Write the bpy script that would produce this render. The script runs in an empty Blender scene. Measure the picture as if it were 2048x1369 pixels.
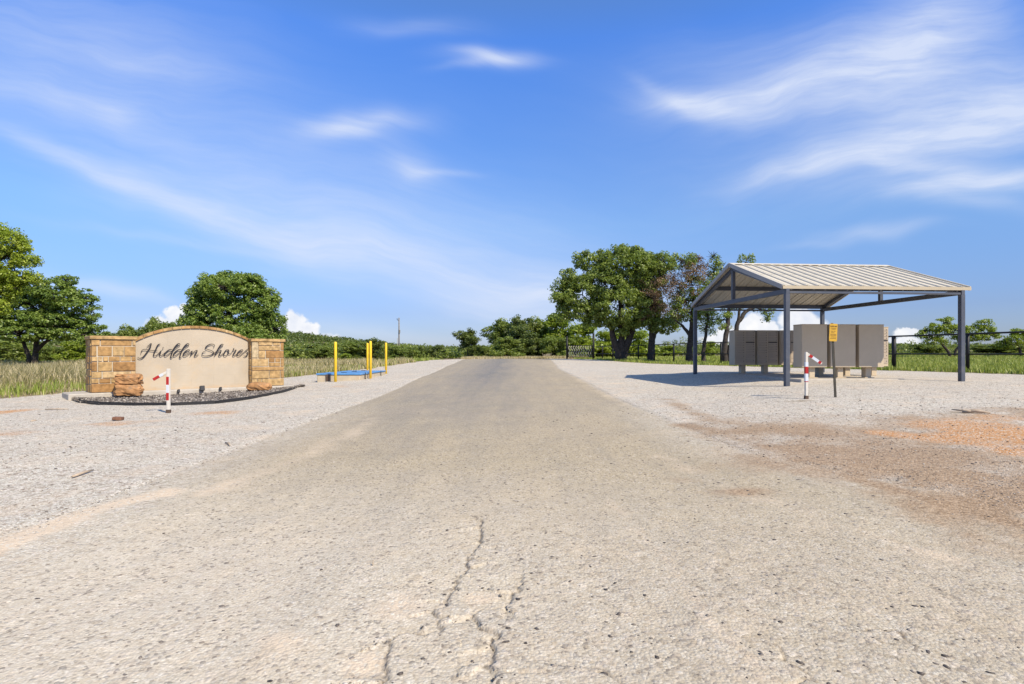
import bpy, math, random
import numpy as np
from mathutils import Vector, Matrix

R = np.random.default_rng(7)
random.seed(7)
S = bpy.context.scene
COL = S.collection

# ---------------------------------------------------------------- camera
F, U0, HOR, CH = 1138.0, 1024.0, 708.0, 1.25      # focal (px of 2048), centre, horizon row, eye height
cam_d = bpy.data.cameras.new('camera')
cam = bpy.data.objects.new('camera', cam_d); COL.objects.link(cam)
cam.location = (0, 0, CH); cam.rotation_euler = (math.radians(90), 0, 0)
cam_d.sensor_width = 36; cam_d.lens = F / 2048 * 36
cam_d.shift_y = (HOR - 684.5) / 2048
cam_d.clip_start = 0.05; cam_d.clip_end = 8000
S.camera = cam

# ---------------------------------------------------------------- sun and sky
SUNV = Vector((0.72, -0.79, 1.0)).normalized()       # towards the sun
elev = math.asin(SUNV.z)
sun_d = bpy.data.lights.new('sun', 'SUN'); sun_d.energy = 4.9; sun_d.angle = math.radians(0.5); sun_d.color = (1.0, 0.885, 0.70)
sun = bpy.data.objects.new('sun', sun_d); COL.objects.link(sun)
sun.rotation_euler = SUNV.to_track_quat('Z', 'Y').to_euler(); sun.location = (20, -20, 30)
S.view_settings.view_transform = 'Standard'; S.view_settings.look = 'None'
S.view_settings.exposure = 0.35; S.view_settings.gamma = 1.0
S.cycles.max_bounces = 6; S.cycles.transparent_max_bounces = 8
try:
    S.cycles.use_denoising = True
except Exception:
    pass

W = bpy.data.worlds.new('World'); S.world = W; W.use_nodes = True
NT = W.node_tree; NT.nodes.clear()


class NB:
    """tiny node builder"""
    def __init__(s, nt): s.nt = nt
    def new(s, t, **k):
        n = s.nt.nodes.new(t)
        for a, b in k.items(): setattr(n, a, b)
        return n
    def link(s, a, b): s.nt.links.new(a, b)
    def put(s, sock, v):
        if isinstance(v, bpy.types.NodeSocket): s.link(v, sock)
        elif v is not None: sock.default_value = v
    def m(s, op, a, b=None, c=None, clamp=False):
        n = s.new('ShaderNodeMath', operation=op, use_clamp=clamp)
        s.put(n.inputs[0], a); s.put(n.inputs[1], b); s.put(n.inputs[2], c)
        return n.outputs[0]
    def vm(s, op, a, b=None, c=None):
        n = s.new('ShaderNodeVectorMath', operation=op)
        s.put(n.inputs[0], a); s.put(n.inputs[1], b)
        if c is not None: s.put(n.inputs['Scale'], c)
        return n.outputs['Value'] if op in ('LENGTH', 'DOT_PRODUCT') else n.outputs[0]
    def comb(s, x, y, z=0.0):
        n = s.new('ShaderNodeCombineXYZ')
        for i, q in enumerate((x, y, z)): s.put(n.inputs[i], q)
        return n.outputs[0]
    def noise(s, vec, scale=5.0, detail=4.0, rough=0.5, dist=0.0, out='Fac'):
        n = s.new('ShaderNodeTexNoise')
        if vec is not None: s.link(vec, n.inputs['Vector'])
        n.inputs['Scale'].default_value = scale; n.inputs['Detail'].default_value = detail
        n.inputs['Roughness'].default_value = rough; n.inputs['Distortion'].default_value = dist
        return n.outputs[out]
    def vor(s, vec, scale, feature='F1', rnd=1.0):
        n = s.new('ShaderNodeTexVoronoi', feature=feature)
        s.link(vec, n.inputs['Vector']); n.inputs['Scale'].default_value = scale
        n.inputs['Randomness'].default_value = rnd
        return n
    def ss(s, v, lo, hi, a=0.0, b=1.0):
        n = s.new('ShaderNodeMapRange', interpolation_type='SMOOTHSTEP')
        s.put(n.inputs[0], v); n.inputs[1].default_value = lo; n.inputs[2].default_value = hi
        n.inputs[3].default_value = a; n.inputs[4].default_value = b
        return n.outputs[0]
    def lin(s, v, lo, hi, a=0.0, b=1.0):
        n = s.new('ShaderNodeMapRange'); s.put(n.inputs[0], v)
        for i, q in enumerate((lo, hi, a, b)): n.inputs[i + 1].default_value = q
        return n.outputs[0]
    def mix(s, f, a, b, mode='MIX'):
        n = s.new('ShaderNodeMix', data_type='RGBA', blend_type=mode)
        s.put(n.inputs[0], f)
        for i, q in ((6, a), (7, b)):
            if isinstance(q, tuple) and len(q) == 3: q = q + (1.0,)
            s.put(n.inputs[i], q)
        return n.outputs[2]
    def ramp(s, v, stops):
        n = s.new('ShaderNodeValToRGB'); s.link(v, n.inputs[0])
        e = n.color_ramp.elements
        while len(e) > 1: e.remove(e[-1])
        e[0].position = stops[0][0]; e[0].color = stops[0][1] + (1,)
        for p, c in stops[1:]:
            q = e.new(p); q.color = c + (1,)
        return n.outputs[0]
    def attr(s, name):
        return s.new('ShaderNodeAttribute', attribute_name=name).outputs['Fac']
    def bump(s, h, strength=0.3, dist=0.02, normal=None):
        n = s.new('ShaderNodeBump'); s.link(h, n.inputs['Height'])
        n.inputs['Strength'].default_value = strength; n.inputs['Distance'].default_value = dist
        if normal is not None: s.link(normal, n.inputs['Normal'])
        return n.outputs[0]


def sky_world():
    b = NB(NT)
    sky = b.new('ShaderNodeTexSky', sky_type='NISHITA')
    sky.sun_disc = False; sky.sun_elevation = elev
    sky.sun_rotation = math.atan2(SUNV.x, SUNV.y)
    sky.air_density = 1.0; sky.dust_density = 0.35; sky.ozone_density = 2.6
    d = b.new('ShaderNodeTexCoord').outputs['Generated']
    sp = b.new('ShaderNodeSeparateXYZ'); b.link(d, sp.inputs[0])
    y = b.m('MAXIMUM', b.m('ABSOLUTE', sp.outputs[1]), 0.08)
    A = b.m('DIVIDE', sp.outputs[0], y); B = b.m('DIVIDE', sp.outputs[2], y)
    P = b.comb(A, B)
    # ragged flow of the ice cloud
    w1 = b.noise(P, 2.2, 3, 0.55, out='Color')
    warp = b.vm('SCALE', b.vm('SUBTRACT', w1, (0.5, 0.5, 0.5)), None, 0.16)
    Q = b.vm('ADD', P, warp)
    def rotmap(vec, u, v, ang, su, sv):
        n = b.new('ShaderNodeMapping', vector_type='TEXTURE')
        b.link(vec, n.inputs[0])
        n.inputs[1].default_value = ((u - U0) / F, (HOR - v) / F, 0)
        n.inputs[2].default_value = (0, 0, ang)
        n.inputs[3].default_value = (su / F, sv / F, 1)
        return n.outputs[0]
    def gauss(u, v, slope, su, sv, k):
        l = b.vm('LENGTH', rotmap(Q, u, v, -math.atan(slope), su, sv))
        return b.m('MULTIPLY', b.m('EXPONENT', b.m('MULTIPLY', b.m('MULTIPLY', l, l), -1.0)), k)
    W_ = [(120, 300, .40, 230, 20, .30), (380, 400, .40, 220, 30, .30), (640, 475, .30, 260, 48, .32), (900, 550, .27, 260, 50, .36), (1080, 600, .10, 170, 48, .36),
          (480, 370, .32, 420, 110, .22), (900, 450, .25, 330, 80, .18), (90, 190, .22, 190, 30, .28), (235, 222, .1, 45, 22, .2),
          (725, 266, -.12, 100, 24, .55), (700, 285, .1, 60, 16, .3), (815, 342, .25, 48, 26, .42), (880, 346, -.06, 60, 8, .25), (985, 132, .03, 85, 17, .62), (940, 148, -.15, 70, 10, .3),
          (820, 62, .05, 110, 22, .2), (130, 90, .2, 330, 100, .26), (330, 140, .2, 150, 18, .18),
          (1390, 225, .16, 95, 26, .55), (1330, 200, .7, 60, 14, .25), (1510, 205, -.14, 170, 38, .48), (1690, 165, -.38, 210, 70, .38), (1860, 70, -.75, 190, 95, .58), (1560, 120, -.1, 260, 60, .2),
          (1760, 300, -.22, 240, 42, .42), (1930, 240, -.25, 190, 75, .55), (2060, 190, -.1, 140, 90, .4), (1620, 335, -.15, 130, 20, .34), (1850, 345, .03, 190, 20, .36), (1930, 375, -.1, 170, 24, .45),
          (1990, 355, -.12, 120, 16, .3), (1900, 405, .1, 170, 22, .3), (1760, 466, -.02, 105, 13, .32), (1640, 480, .02, 70, 8, .15), (230, 582, .12, 120, 15, .38), (70, 560, .1, 120, 20, .2),
          (330, 470, .12, 240, 12, .12), (640, 655, .02, 170, 30, .14), (820, 660, 0, 240, 16, .18), (1240, 600, 0, 230, 70, .15), (330, 260, .3, 520, 190, .12), (1500, 330, -.2, 520, 200, .08), (1000, 560, .1, 600, 70, .08)]
    tot = None
    for w in W_:
        g = gauss(*w); tot = g if tot is None else b.m('ADD', tot, g)
    streak = b.noise(rotmap(Q, 1024, 500, -0.22, 520, 60), 1.6, 6, 0.62)
    streak2 = b.noise(rotmap(Q, 1024, 500, 0.2, 420, 60), 1.9, 6, 0.62)
    east = b.ss(A, 0.05, 0.35)
    st = b.m('ADD', b.m('MULTIPLY', streak, b.m('SUBTRACT', 1.0, east)), b.m('MULTIPLY', streak2, east))
    cir = b.m('MULTIPLY', tot, b.lin(st, 0.28, 0.72, 0.6, 1.2))
    cir = b.m('MINIMUM', cir, 0.85)
    # heaped cloud low over the horizon
    Qc = b.vm('ADD', P, b.vm('SCALE', b.vm('SUBTRACT', b.noise(P, 22, 5, 0.6, out='Color'), (0.5, 0.5, 0.5)), None, 0.045))
    cum = None
    for (u, v, r, rv) in [(585, 645, 30, 26), (612, 668, 34, 26), (640, 690, 46, 26), (560, 680, 60, 30), (345, 632, 26, 18), (330, 655, 42, 20), (375, 625, 20, 20),
                          (1505, 648, 34, 24), (1535, 662, 36, 24), (1470, 672, 50, 26), (1600, 640, 46, 30), (1625, 660, 50, 30), (1580, 680, 60, 28), (1424, 682, 26, 16), (1812, 668, 30, 11), (1800, 690, 50, 16), (1870, 676, 24, 6)]:
        n = rotmap(Qc, u, v, 0, r, rv)
        l = b.m('SUBTRACT', 1.0, b.vm('LENGTH', n))
        cum = l if cum is None else b.m('MAXIMUM', cum, l)
    cumf = b.ss(cum, 0.0, 0.34)
    cshade = b.noise(P, 30, 5, 0.6)
    # blend
    base = b.new('ShaderNodeHueSaturation'); b.link(sky.outputs[0], base.inputs['Color'])
    base.inputs['Saturation'].default_value = SKY_SAT; base.inputs['Value'].default_value = SKY_VAL
    skyc = b.mix(1.0, base.outputs[0], SKY_TINT, 'MULTIPLY')
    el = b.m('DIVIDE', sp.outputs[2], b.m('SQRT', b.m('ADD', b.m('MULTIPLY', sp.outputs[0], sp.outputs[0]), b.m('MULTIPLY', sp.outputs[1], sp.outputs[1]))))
    skyc = b.mix(1.0, skyc, b.ramp(el, [(0.0, (.30, .33, .47)), (.07, (.34, .355, .48)), (.22, (.57, .60, .64)), (.55, (.555, .74, .98)), (.70, (.85, .80, .76)), (1.0, (.98, .86, .72))]), 'MULTIPLY')  # upper stops, above the camera frame, warmed to make the fill light less blue
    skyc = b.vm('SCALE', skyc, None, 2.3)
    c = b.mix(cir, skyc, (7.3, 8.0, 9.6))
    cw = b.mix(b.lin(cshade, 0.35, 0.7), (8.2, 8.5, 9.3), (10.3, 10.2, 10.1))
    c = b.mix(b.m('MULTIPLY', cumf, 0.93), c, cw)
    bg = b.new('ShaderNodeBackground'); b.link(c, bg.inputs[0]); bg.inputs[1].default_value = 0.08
    o = b.new('ShaderNodeOutputWorld'); b.link(bg.outputs[0], o.inputs[0])


SKY_SAT, SKY_VAL, SKY_TINT = 1.12, 1.0, (0.92, 0.98, 1.12)
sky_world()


# ---------------------------------------------------------------- helpers
def smooth(e0, e1, x):
    t = np.clip((x - e0) / (e1 - e0), 0, 1); return t * t * (3 - 2 * t)


def vnoise(x, y, seed=0):
    """2-D value noise, numpy"""
    x = np.asarray(x, float); y = np.asarray(y, float)
    xi = np.floor(x).astype(np.int64); yi = np.floor(y).astype(np.int64)
    fx = x - xi; fy = y - yi; fx = fx * fx * (3 - 2 * fx); fy = fy * fy * (3 - 2 * fy)
    def h(a, b):
        n = (a * 374761393 + b * 668265263 + seed * 974711) & 0x7fffffff
        n = ((n ^ (n >> 13)) * 1274126177) & 0x7fffffff
        return ((n ^ (n >> 16)) & 0xffff) / 65535.0
    return (h(xi, yi) * (1 - fx) + h(xi + 1, yi) * fx) * (1 - fy) + (h(xi, yi + 1) * (1 - fx) + h(xi + 1, yi + 1) * fx) * fy


def fbm(x, y, seed=0, oct=4):
    a, t, s = 0.5, 0.0, 0.0
    for i in range(oct):
        t = t + a * vnoise(x * 2 ** i, y * 2 ** i, seed + i); s += a; a *= 0.5
    return t / s


# ground height, heights relative to the eye, metres
CP = np.array([
    (0, 0, -1.25), (0, 2.2, -1.25), (-6, 3, -1.27), (6, 3, -1.2), (-15, 5, -1.25), (15, 5, -1.1), (-30, 0, -1.3), (30, 0, -1.1),
    (-6.7, 11.1, -1.15), (-11.2, 15.1, -1.21), (-7.7, 19.2, -1.16), (-6, 20.6, -.985), (-5, 22, -.95), (-5.8, 26.6, -.93),
    (0, 10, -1.13), (0, 20, -.93), (0, 35, -.68), (0, 55, -.48), (0, 75, -.60), (0, 120, -1.2), (-4, 35, -.74), (-4.6, 52, -.52),
    (7.08, 14.64, -.82), (5.63, 16.6, -.93), (5.2, 22.5, -.84), (6.62, 20.5, -.72), (11.86, 15.0, -.715), (10, 17, -.72), (12, 19, -.70),
    (5.88, 11.4, -.90), (6.65, 11.7, -.895), (5.3, 12.2, -.97), (14, 12, -.8),
    (16, 24, -.68), (12, 43, -.72), (9, 58, -.6), (18, 19, -.68), (30, 30, -.55), (30, 60, -.34), (60, 60, -.24),
    (-14, 16, -1.08), (-20, 30, -1.0), (-30, 45, -.9), (-12, 40, -.85), (-10, 60, -.72), (-25, 100, -.8), (-60, 60, -.9), (40, 110, -.20), (8, 75, -.6)], float)


def _tps(r2): return 0.5 * r2 * np.log(r2 + 1e-9)


def _fit():
    p = CP[:, :2] / 20; n = len(p)
    K = _tps(((p[:, None] - p[None]) ** 2).sum(-1)) + np.eye(n) * 0.004
    A = np.zeros((n + 3, n + 3)); A[:n, :n] = K; A[:n, n] = 1; A[:n, n + 1:] = p; A[n, :n] = 1; A[n + 1:, :n] = p.T
    return p, np.linalg.solve(A, np.r_[CP[:, 2], 0, 0, 0])


_gp, _gw = _fit()


def G(x, y):
    """world height of the ground"""
    x = np.asarray(x, float); y = np.asarray(y, float); sh = x.shape
    q = np.c_[np.clip(x.ravel(), -70, 70), np.clip(y.ravel(), -4, 125)] / 20
    out = np.empty(len(q))
    for i in range(0, len(q), 20000):
        c = q[i:i + 20000]
        out[i:i + 20000] = _tps(((c[:, None] - _gp[None]) ** 2).sum(-1)) @ _gw[:-3] + _gw[-3] + c @ _gw[-2:]
    z = np.clip(out.reshape(sh), -1.6, -.12)
    far = smooth(110, 230, np.hypot(x, y))
    return CH + z * (1 - far) + far * -1.3


def g1(x, y): return float(G(np.array([x]), np.array([y]))[0])


def px(u, v, Y): return Vector(((u - U0) / F * Y, Y, CH - (v - HOR) / F * Y))


def gp(u, v):
    """where the ground is seen at u, v of the photograph"""
    lo, hi = 1.6, 140.0
    k = (v - HOR) / F
    ys = np.geomspace(lo, hi, 900); f = CH - k * ys - G((u - U0) / F * ys, ys)
    i = np.argmax(f < 0) if (f < 0).any() else len(ys) - 1
    Y = ys[i]; return ((u - U0) / F * Y, Y)


def ground_pt(u, v):
    x, y = gp(u, v); return Vector((x, y, g1(x, y)))


def mk(name, V, faces, mats=(), parent=None, smooth_sh=False, matidx=None, attrs=None, loc=None):
    """V (n,3); faces: an int array (m,3|4) or a list of arrays/lists"""
    me = bpy.data.meshes.new(name)
    V = np.asarray(V, np.float32)
    if isinstance(faces, np.ndarray):
        m, k = faces.shape
        me.vertices.add(len(V)); me.vertices.foreach_set('co', V.ravel())
        me.loops.add(m * k); me.loops.foreach_set('vertex_index', faces.astype(np.int32).ravel())
        me.polygons.add(m); me.polygons.foreach_set('loop_start', np.arange(0, m * k, k, dtype=np.int32))
        try: me.polygons.foreach_set('loop_total', np.full(m, k, np.int32))
        except Exception: pass
        me.update(calc_edges=True)
    else:
        me.from_pydata([tuple(map(float, v)) for v in V], [], [tuple(map(int, f)) for f in faces])
    for mm in mats: me.materials.append(mm)
    if matidx is not None: me.polygons.foreach_set('material_index', np.asarray(matidx, np.int32))
    if attrs:
        for k_, (dom, arr) in attrs.items():
            a = me.attributes.new(k_, 'FLOAT', dom); a.data.foreach_set('value', np.asarray(arr, np.float32))
    if smooth_sh: me.polygons.foreach_set('use_smooth', np.ones(len(me.polygons), bool))
    me.validate(clean_customdata=False); me.update()
    o = bpy.data.objects.new(name, me); COL.objects.link(o)
    if parent is not None: o.parent = parent
    if loc is not None: o.location = loc
    return o


class MB:
    def __init__(s): s.v = []; s.f = []; s.mi = []; s.t = []; s.cur = 0; s.tint = 0.5
    def add(s, V, Fs, flip=False):
        n = len(s.v); s.v += [tuple(map(float, p)) for p in V]
        for f in Fs:
            f = [i + n for i in f]; s.f.append(f[::-1] if flip else f); s.mi.append(s.cur); s.t.append(s.tint)
        return s
    def box(s, x0, x1, y0, y1, z0, z1, M=None, ch=0.0):
        if ch > 0:
            # chamfered box: 24 vertices
            V = []; idx = {}
            for ix, X in ((0, (x0, 1)), (1, (x1, -1))):
                for iy, Y in ((0, (y0, 1)), (1, (y1, -1))):
                    for iz, Z in ((0, (z0, 1)), (1, (z1, -1))):
                        for ax in range(3):
                            p = [X[0] + X[1] * ch, Y[0] + Y[1] * ch, Z[0] + Z[1] * ch]
                            p[ax] = (X, Y, Z)[ax][0]; idx[ix, iy, iz, ax] = len(V); V.append(p)
            Fs = []
            for ax in range(3):
                a, c = [k for k in range(3) if k != ax]
                for sgn in (0, 1):
                    q = []
                    for (i, j) in ((0, 0), (1, 0), (1, 1), (0, 1)):
                        t = [0, 0, 0]; t[ax] = sgn; t[a] = i; t[c] = j; q.append(idx[tuple(t) + (ax,)])
                    Fs.append(q)
            for ax in range(3):     # edges along axis ax
                a, c = [k for k in range(3) if k != ax]
                for i in (0, 1):
                    for j in (0, 1):
                        t0 = [0, 0, 0]; t0[a] = i; t0[c] = j; t1 = list(t0); t1[ax] = 1
                        Fs.append([idx[tuple(t0) + (a,)], idx[tuple(t1) + (a,)], idx[tuple(t1) + (c,)], idx[tuple(t0) + (c,)]])
            for i in (0, 1):
                for j in (0, 1):
                    for k in (0, 1): Fs.append([idx[i, j, k, ax] for ax in range(3)])
            c0 = Vector(((x0 + x1) / 2, (y0 + y1) / 2, (z0 + z1) / 2))
            out = []
            for f in Fs:
                a_, b_, c_ = (Vector(V[i]) for i in f[:3])
                n = (b_ - a_).cross(c_ - a_); m_ = sum((Vector(V[i]) for i in f), Vector()) / len(f) - c0
                out.append(f if n.dot(m_) > 0 else f[::-1])
            Fs = out
        else:
            V = [(x, y, z) for x in (x0, x1) for y in (y0, y1) for z in (z0, z1)]
            Fs = [(0, 1, 3, 2), (4, 6, 7, 5), (0, 4, 5, 1), (2, 3, 7, 6), (0, 2, 6, 4), (1, 5, 7, 3)]
        if M is not None: V = [M @ Vector(p) for p in V]
        return s.add(V, Fs)
    def bar(s, p, q, w, h, up=(0, 0, 1)):
        p = Vector(p); q = Vector(q); d = (q - p); L = d.length; d.normalize()
        x = d.cross(Vector(up))
        if x.length < 1e-4: x = Vector((1, 0, 0))
        x.normalize(); z = x.cross(d)
        M = Matrix((x, d, z)).transposed().to_4x4(); M.translation = p
        return s.box(-w / 2, w / 2, 0, L, -h / 2, h / 2, M)
    def tube(s, pts, rad, n=8, cap=True, squash=None):
        pts = [Vector(p) for p in pts]; k = len(pts)
        if not hasattr(rad, '__len__'): rad = [rad] * k
        V = []; prev = None
        for i, p in enumerate(pts):
            d = (pts[min(i + 1, k - 1)] - pts[max(i - 1, 0)]).normalized()
            if prev is None:
                a = d.orthogonal().normalized()
            else:
                a = prev - d * prev.dot(d)
                a = a.normalized() if a.length > 1e-5 else d.orthogonal().normalized()
            prev = a; c = d.cross(a)
            for j in range(n):
                t = 2 * math.pi * j / n
                V.append(p + (a * math.cos(t) + c * math.sin(t)) * rad[i])
        Fs = [[i * n + j, i * n + (j + 1) % n, (i + 1) * n + (j + 1) % n, (i + 1) * n + j] for i in range(k - 1) for j in range(n)]
        if cap: Fs += [list(range(n))[::-1], [(k - 1) * n + j for j in range(n)]]
        return s.add(V, Fs)
    def prism(s, poly, z0, z1, M=None):
        """poly in x,y (counter-clockwise), extruded along z"""
        n = len(poly)
        V = [(x, y, z0) for x, y in poly] + [(x, y, z1) for x, y in poly]
        Fs = [list(range(n))[::-1], [n + i for i in range(n)]] + [[i, (i + 1) % n, n + (i + 1) % n, n + i] for i in range(n)]
        if M is not None: V = [M @ Vector(p) for p in V]
        return s.add(V, Fs)
    def build(s, name, mats, parent=None, smooth_sh=False, bevel=0.0):
        mats = mats if isinstance(mats, (list, tuple)) else [mats]
        o = mk(name, s.v, s.f, mats, parent, smooth_sh, s.mi, {'tint': ('FACE', s.t)})
        if bevel:
            md = o.modifiers.new('bevel', 'BEVEL'); md.width = bevel; md.segments = 2; md.limit_method = 'ANGLE'
        return o


def tag(o, label, cat, group=None, kind=None):
    if label: o['label'] = label
    if cat: o['category'] = cat
    if group: o['group'] = group
    if kind: o['kind'] = kind
    return o


def thing(name, label, cat, loc=(0, 0, 0), rz=0.0, group=None):
    o = bpy.data.objects.new(name, None); COL.objects.link(o)
    o.location = loc; o.rotation_euler = (0, 0, rz); o.empty_display_size = 0.2
    return tag(o, label, cat, group)


def copy_tree(o, parent=None):
    c = o.copy(); COL.objects.link(c); c.parent = parent
    for ch in list(o.children): copy_tree(ch, c)
    return c


# ---------------------------------------------------------------- materials
def simple(name, col, rough=0.7, metal=0.0, var=0.12, scale=6.0, bump=0.0, bscale=60.0, spec=0.3, tint=None, dirt=None):
    m = bpy.data.materials.new(name); m.use_nodes = True
    nt = m.node_tree; b = NB(nt); p = nt.nodes['Principled BSDF']
    tc = b.new('ShaderNodeTexCoord').outputs['Object']
    n = b.noise(tc, scale, 6, 0.6)
    lo = tuple(c * (1 - var) for c in col); hi = tuple(min(1, c * (1 + var)) for c in col)
    c = b.mix(b.lin(n, 0.3, 0.7), lo, hi)
    if tint:
        c = b.mix(b.attr('tint'), c, tint) if isinstance(tint, tuple) else b.mix(1.0, c, b.ramp(b.attr('tint'), tint), 'MULTIPLY')
    if dirt:
        c = b.mix(b.m('MULTIPLY', b.ss(b.noise(tc, dirt[1], 6, 0.7), 0.5, 0.75), dirt[2]), c, dirt[0])
    b.link(c, p.inputs['Base Color'])
    p.inputs['Roughness'].default_value = rough; p.inputs['Metallic'].default_value = metal
    p.inputs['Specular IOR Level'].default_value = spec
    if bump:
        b.link(b.bump(b.noise(tc, bscale, 5, 0.6), bump, 0.01), p.inputs['Normal'])
    return m


def leaf_mat(name, ramp, trans=0.42):
    m = bpy.data.materials.new(name); m.use_nodes = True
    nt = m.node_tree; nt.nodes.clear(); b = NB(nt)
    c = b.ramp(b.attr('tint'), ramp)
    d = b.new('ShaderNodeBsdfPrincipled'); b.link(c, d.inputs['Base Color']); d.inputs['Roughness'].default_value = 0.42
    d.inputs['Specular IOR Level'].default_value = 0.5 if trans > .3 else .2
    t = b.new('ShaderNodeBsdfTranslucent')
    b.link(b.mix(1.0, c, (1.25, 1.3, 0.6), 'MULTIPLY'), t.inputs[0])
    mx = b.new('ShaderNodeMixShader'); mx.inputs[0].default_value = trans
    b.link(d.outputs[0], mx.inputs[1]); b.link(t.outputs[0], mx.inputs[2])
    o = b.new('ShaderNodeOutputMaterial'); b.link(mx.outputs[0], o.inputs[0])
    return m


def ground_mat():
    m = bpy.data.materials.new('caliche_gravel'); m.use_nodes = True
    nt = m.node_tree; b = NB(nt); p = nt.nodes['Principled BSDF']
    P = b.new('ShaderNodeTexCoord').outputs['Object']
    wp = b.vm('ADD', P, b.vm('SCALE', b.noise(P, 40, 2, 0.5, out='Color'), None, 0.012))
    v1 = b.vor(wp, 62); v2 = b.vor(wp, 27); v3 = b.vor(wp, 115)
    def cell(v):
        s = b.new('ShaderNodeSeparateColor'); b.link(v.outputs['Color'], s.inputs[0]); return s.outputs
    c1, c2, c3 = cell(v1), cell(v2), cell(v3)
    big = b.noise(P, 0.35, 5, 0.6); mid = b.noise(P, 1.6, 6, 0.65); fine = b.noise(P, 9, 6, 0.7); grit = b.noise(P, 160, 3, 0.7)
    stone = b.ramp(c1[0], [(0, (.24, .205, .16)), (.18, (.44, .41, .345)), (.5, (.60, .575, .50)), (.85, (.70, .68, .605)), (1, (.80, .785, .72))])
    stone2 = b.ramp(c2[1], [(0, (.19, .155, .125)), (.3, (.46, .405, .345)), (.7, (.64, .59, .53)), (1, (.80, .76, .70))])
    sand = b.mix(grit, (.56, .44, .315), (.72, .60, .46))
    # loose gravel: big stones here and there among small ones, darker joints, sand in patches
    pick2 = b.m('GREATER_THAN', c2[2], 0.72)
    grav = b.mix(pick2, stone, stone2)
    gap = b.ss(v1.outputs['Distance'], 0.30, 0.62)
    grav = b.mix(b.m('MULTIPLY', gap, 0.5), grav, (.36, .30, .235))
    grav = b.mix(b.ss(mid, 0.46, 0.72, 0, 0.5), grav, sand)
    # bound, dusty surface of the road
    tar = b.mix(grit, (.115, .115, .113), (.225, .22, .21))
    tar = b.mix(b.m('MULTIPLY', b.m('GREATER_THAN', c3[0], 0.8), 0.6), tar, (.42, .39, .35))
    tar = b.mix(b.m('MULTIPLY', b.m('LESS_THAN', c3[1], 0.10), 0.55), tar, (.10, .10, .10))
    dusty = b.mix(b.lin(c3[0], 0, 1), (.315, .262, .175), (.465, .395, .285))
    xyz = b.new('ShaderNodeSeparateXYZ'); b.link(P, xyz.inputs[0])
    nearl = b.m('MULTIPLY', b.ss(b.m('ADD', xyz.outputs[1], b.m('MULTIPLY', mid, 2.0)), 8.0, 3.2), b.ss(b.m('ADD', xyz.outputs[0], b.m('MULTIPLY', mid, 1.5)), 2.6, -1.4, 0.12, 1.0))
    dusty = b.mix(nearl, dusty, b.mix(b.lin(c3[0], 0, 1), (.50, .43, .325), (.68, .605, .485)))
    dusty = b.mix(b.m('MULTIPLY', b.m('LESS_THAN', c1[1], 0.09), 0.8), dusty, (.15, .125, .105))
    dusty = b.mix(b.m('MULTIPLY', b.m('GREATER_THAN', c1[2], 0.92), 0.35), dusty, (.66, .61, .54))
    sx = b.new('ShaderNodeMapping'); b.link(P, sx.inputs[0]); sx.inputs[3].default_value = (1.0, 0.09, 1.0)
    streak = b.noise(sx.outputs[0], 2.6, 6, 0.65)
    dfac = b.m('ADD', b.attr('dust'), b.m('MULTIPLY', b.m('SUBTRACT', b.m('ADD', streak, b.m('MULTIPLY', mid, 0.6)), 0.8), 0.9), clamp=True)
    road = b.mix(dfac, tar, dusty)
    road = b.mix(b.m('MULTIPLY', b.attr('loose'), b.ss(fine, 0.35, 0.65, 0.55, 1.0)), road, grav)
    rmask = b.ss(b.m('ADD', b.attr('road'), b.m('MULTIPLY', b.m('SUBTRACT', fine, 0.5), 0.5)), 0.36, 0.64)
    c = b.mix(rmask, grav, road)
    def lay(c, name, col, k=1.0, n=mid, amp=0.9, lo=0.3, hi=0.85):
        f = b.ss(b.m('ADD', b.attr(name), b.m('MULTIPLY', b.m('SUBTRACT', n, 0.5), b.m('MULTIPLY', amp, b.m('MINIMUM', b.m('MULTIPLY', b.attr(name), 3.0), 1.0)))), lo, hi)
        return b.mix(b.m('MULTIPLY', f, k), c, col)
    c = lay(c, 'sand', b.mix(b.m('MULTIPLY', b.m('GREATER_THAN', c1[1], 0.86), 0.7), sand, stone), 0.85)
    brown = b.mix(b.lin(c1[0], 0, 1), (.20, .13, .075), (.45, .33, .22))
    c = lay(c, 'brown', brown, 0.95, mid, 0.9, 0.15, 0.62)
    orange = b.mix(b.lin(grit, 0.3, 0.7), (.40, .175, .055), (.57, .31, .13))
    orange = b.mix(b.m('MULTIPLY', b.m('GREATER_THAN', c1[2], 0.72), 0.7), orange, stone)
    c = lay(c, 'orange', orange, 0.95, mid, 0.9, 0.22, 0.75)
    soil = b.mix(fine, (.11, .085, .05), (.27, .21, .12))
    c = lay(c, 'soil', soil, 1.0, fine, 0.6, 0.35, 0.65)
    c = b.mix(b.m('MULTIPLY', b.attr('crack'), b.ss(fine, 0.25, 0.6, 0.3, 0.9)), c, (.13, .11, .095))
    c = b.mix(b.ss(big, 0.3, 0.7, 0.0, 0.16), c, (.36, .30, .25))
    c = b.mix(1.0, c, b.ramp(fine, [(0.2, (.84, .84, .84)), (.5, (1, 1, 1)), (.8, (1.0, 1.0, 1.0))]), 'MULTIPLY')
    b.link(c, p.inputs['Base Color'])
    p.inputs['Roughness'].default_value = 0.95; p.inputs['Specular IOR Level'].default_value = 0.15
    h1 = b.m('SUBTRACT', 1.0, b.m('MULTIPLY', v1.outputs['Distance'], 1.3))
    h2 = b.m('MULTIPLY', b.m('SUBTRACT', 1.0, v2.outputs['Distance']), pick2)
    hg = b.m('ADD', h1, b.m('MULTIPLY', h2, 1.8))
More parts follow.
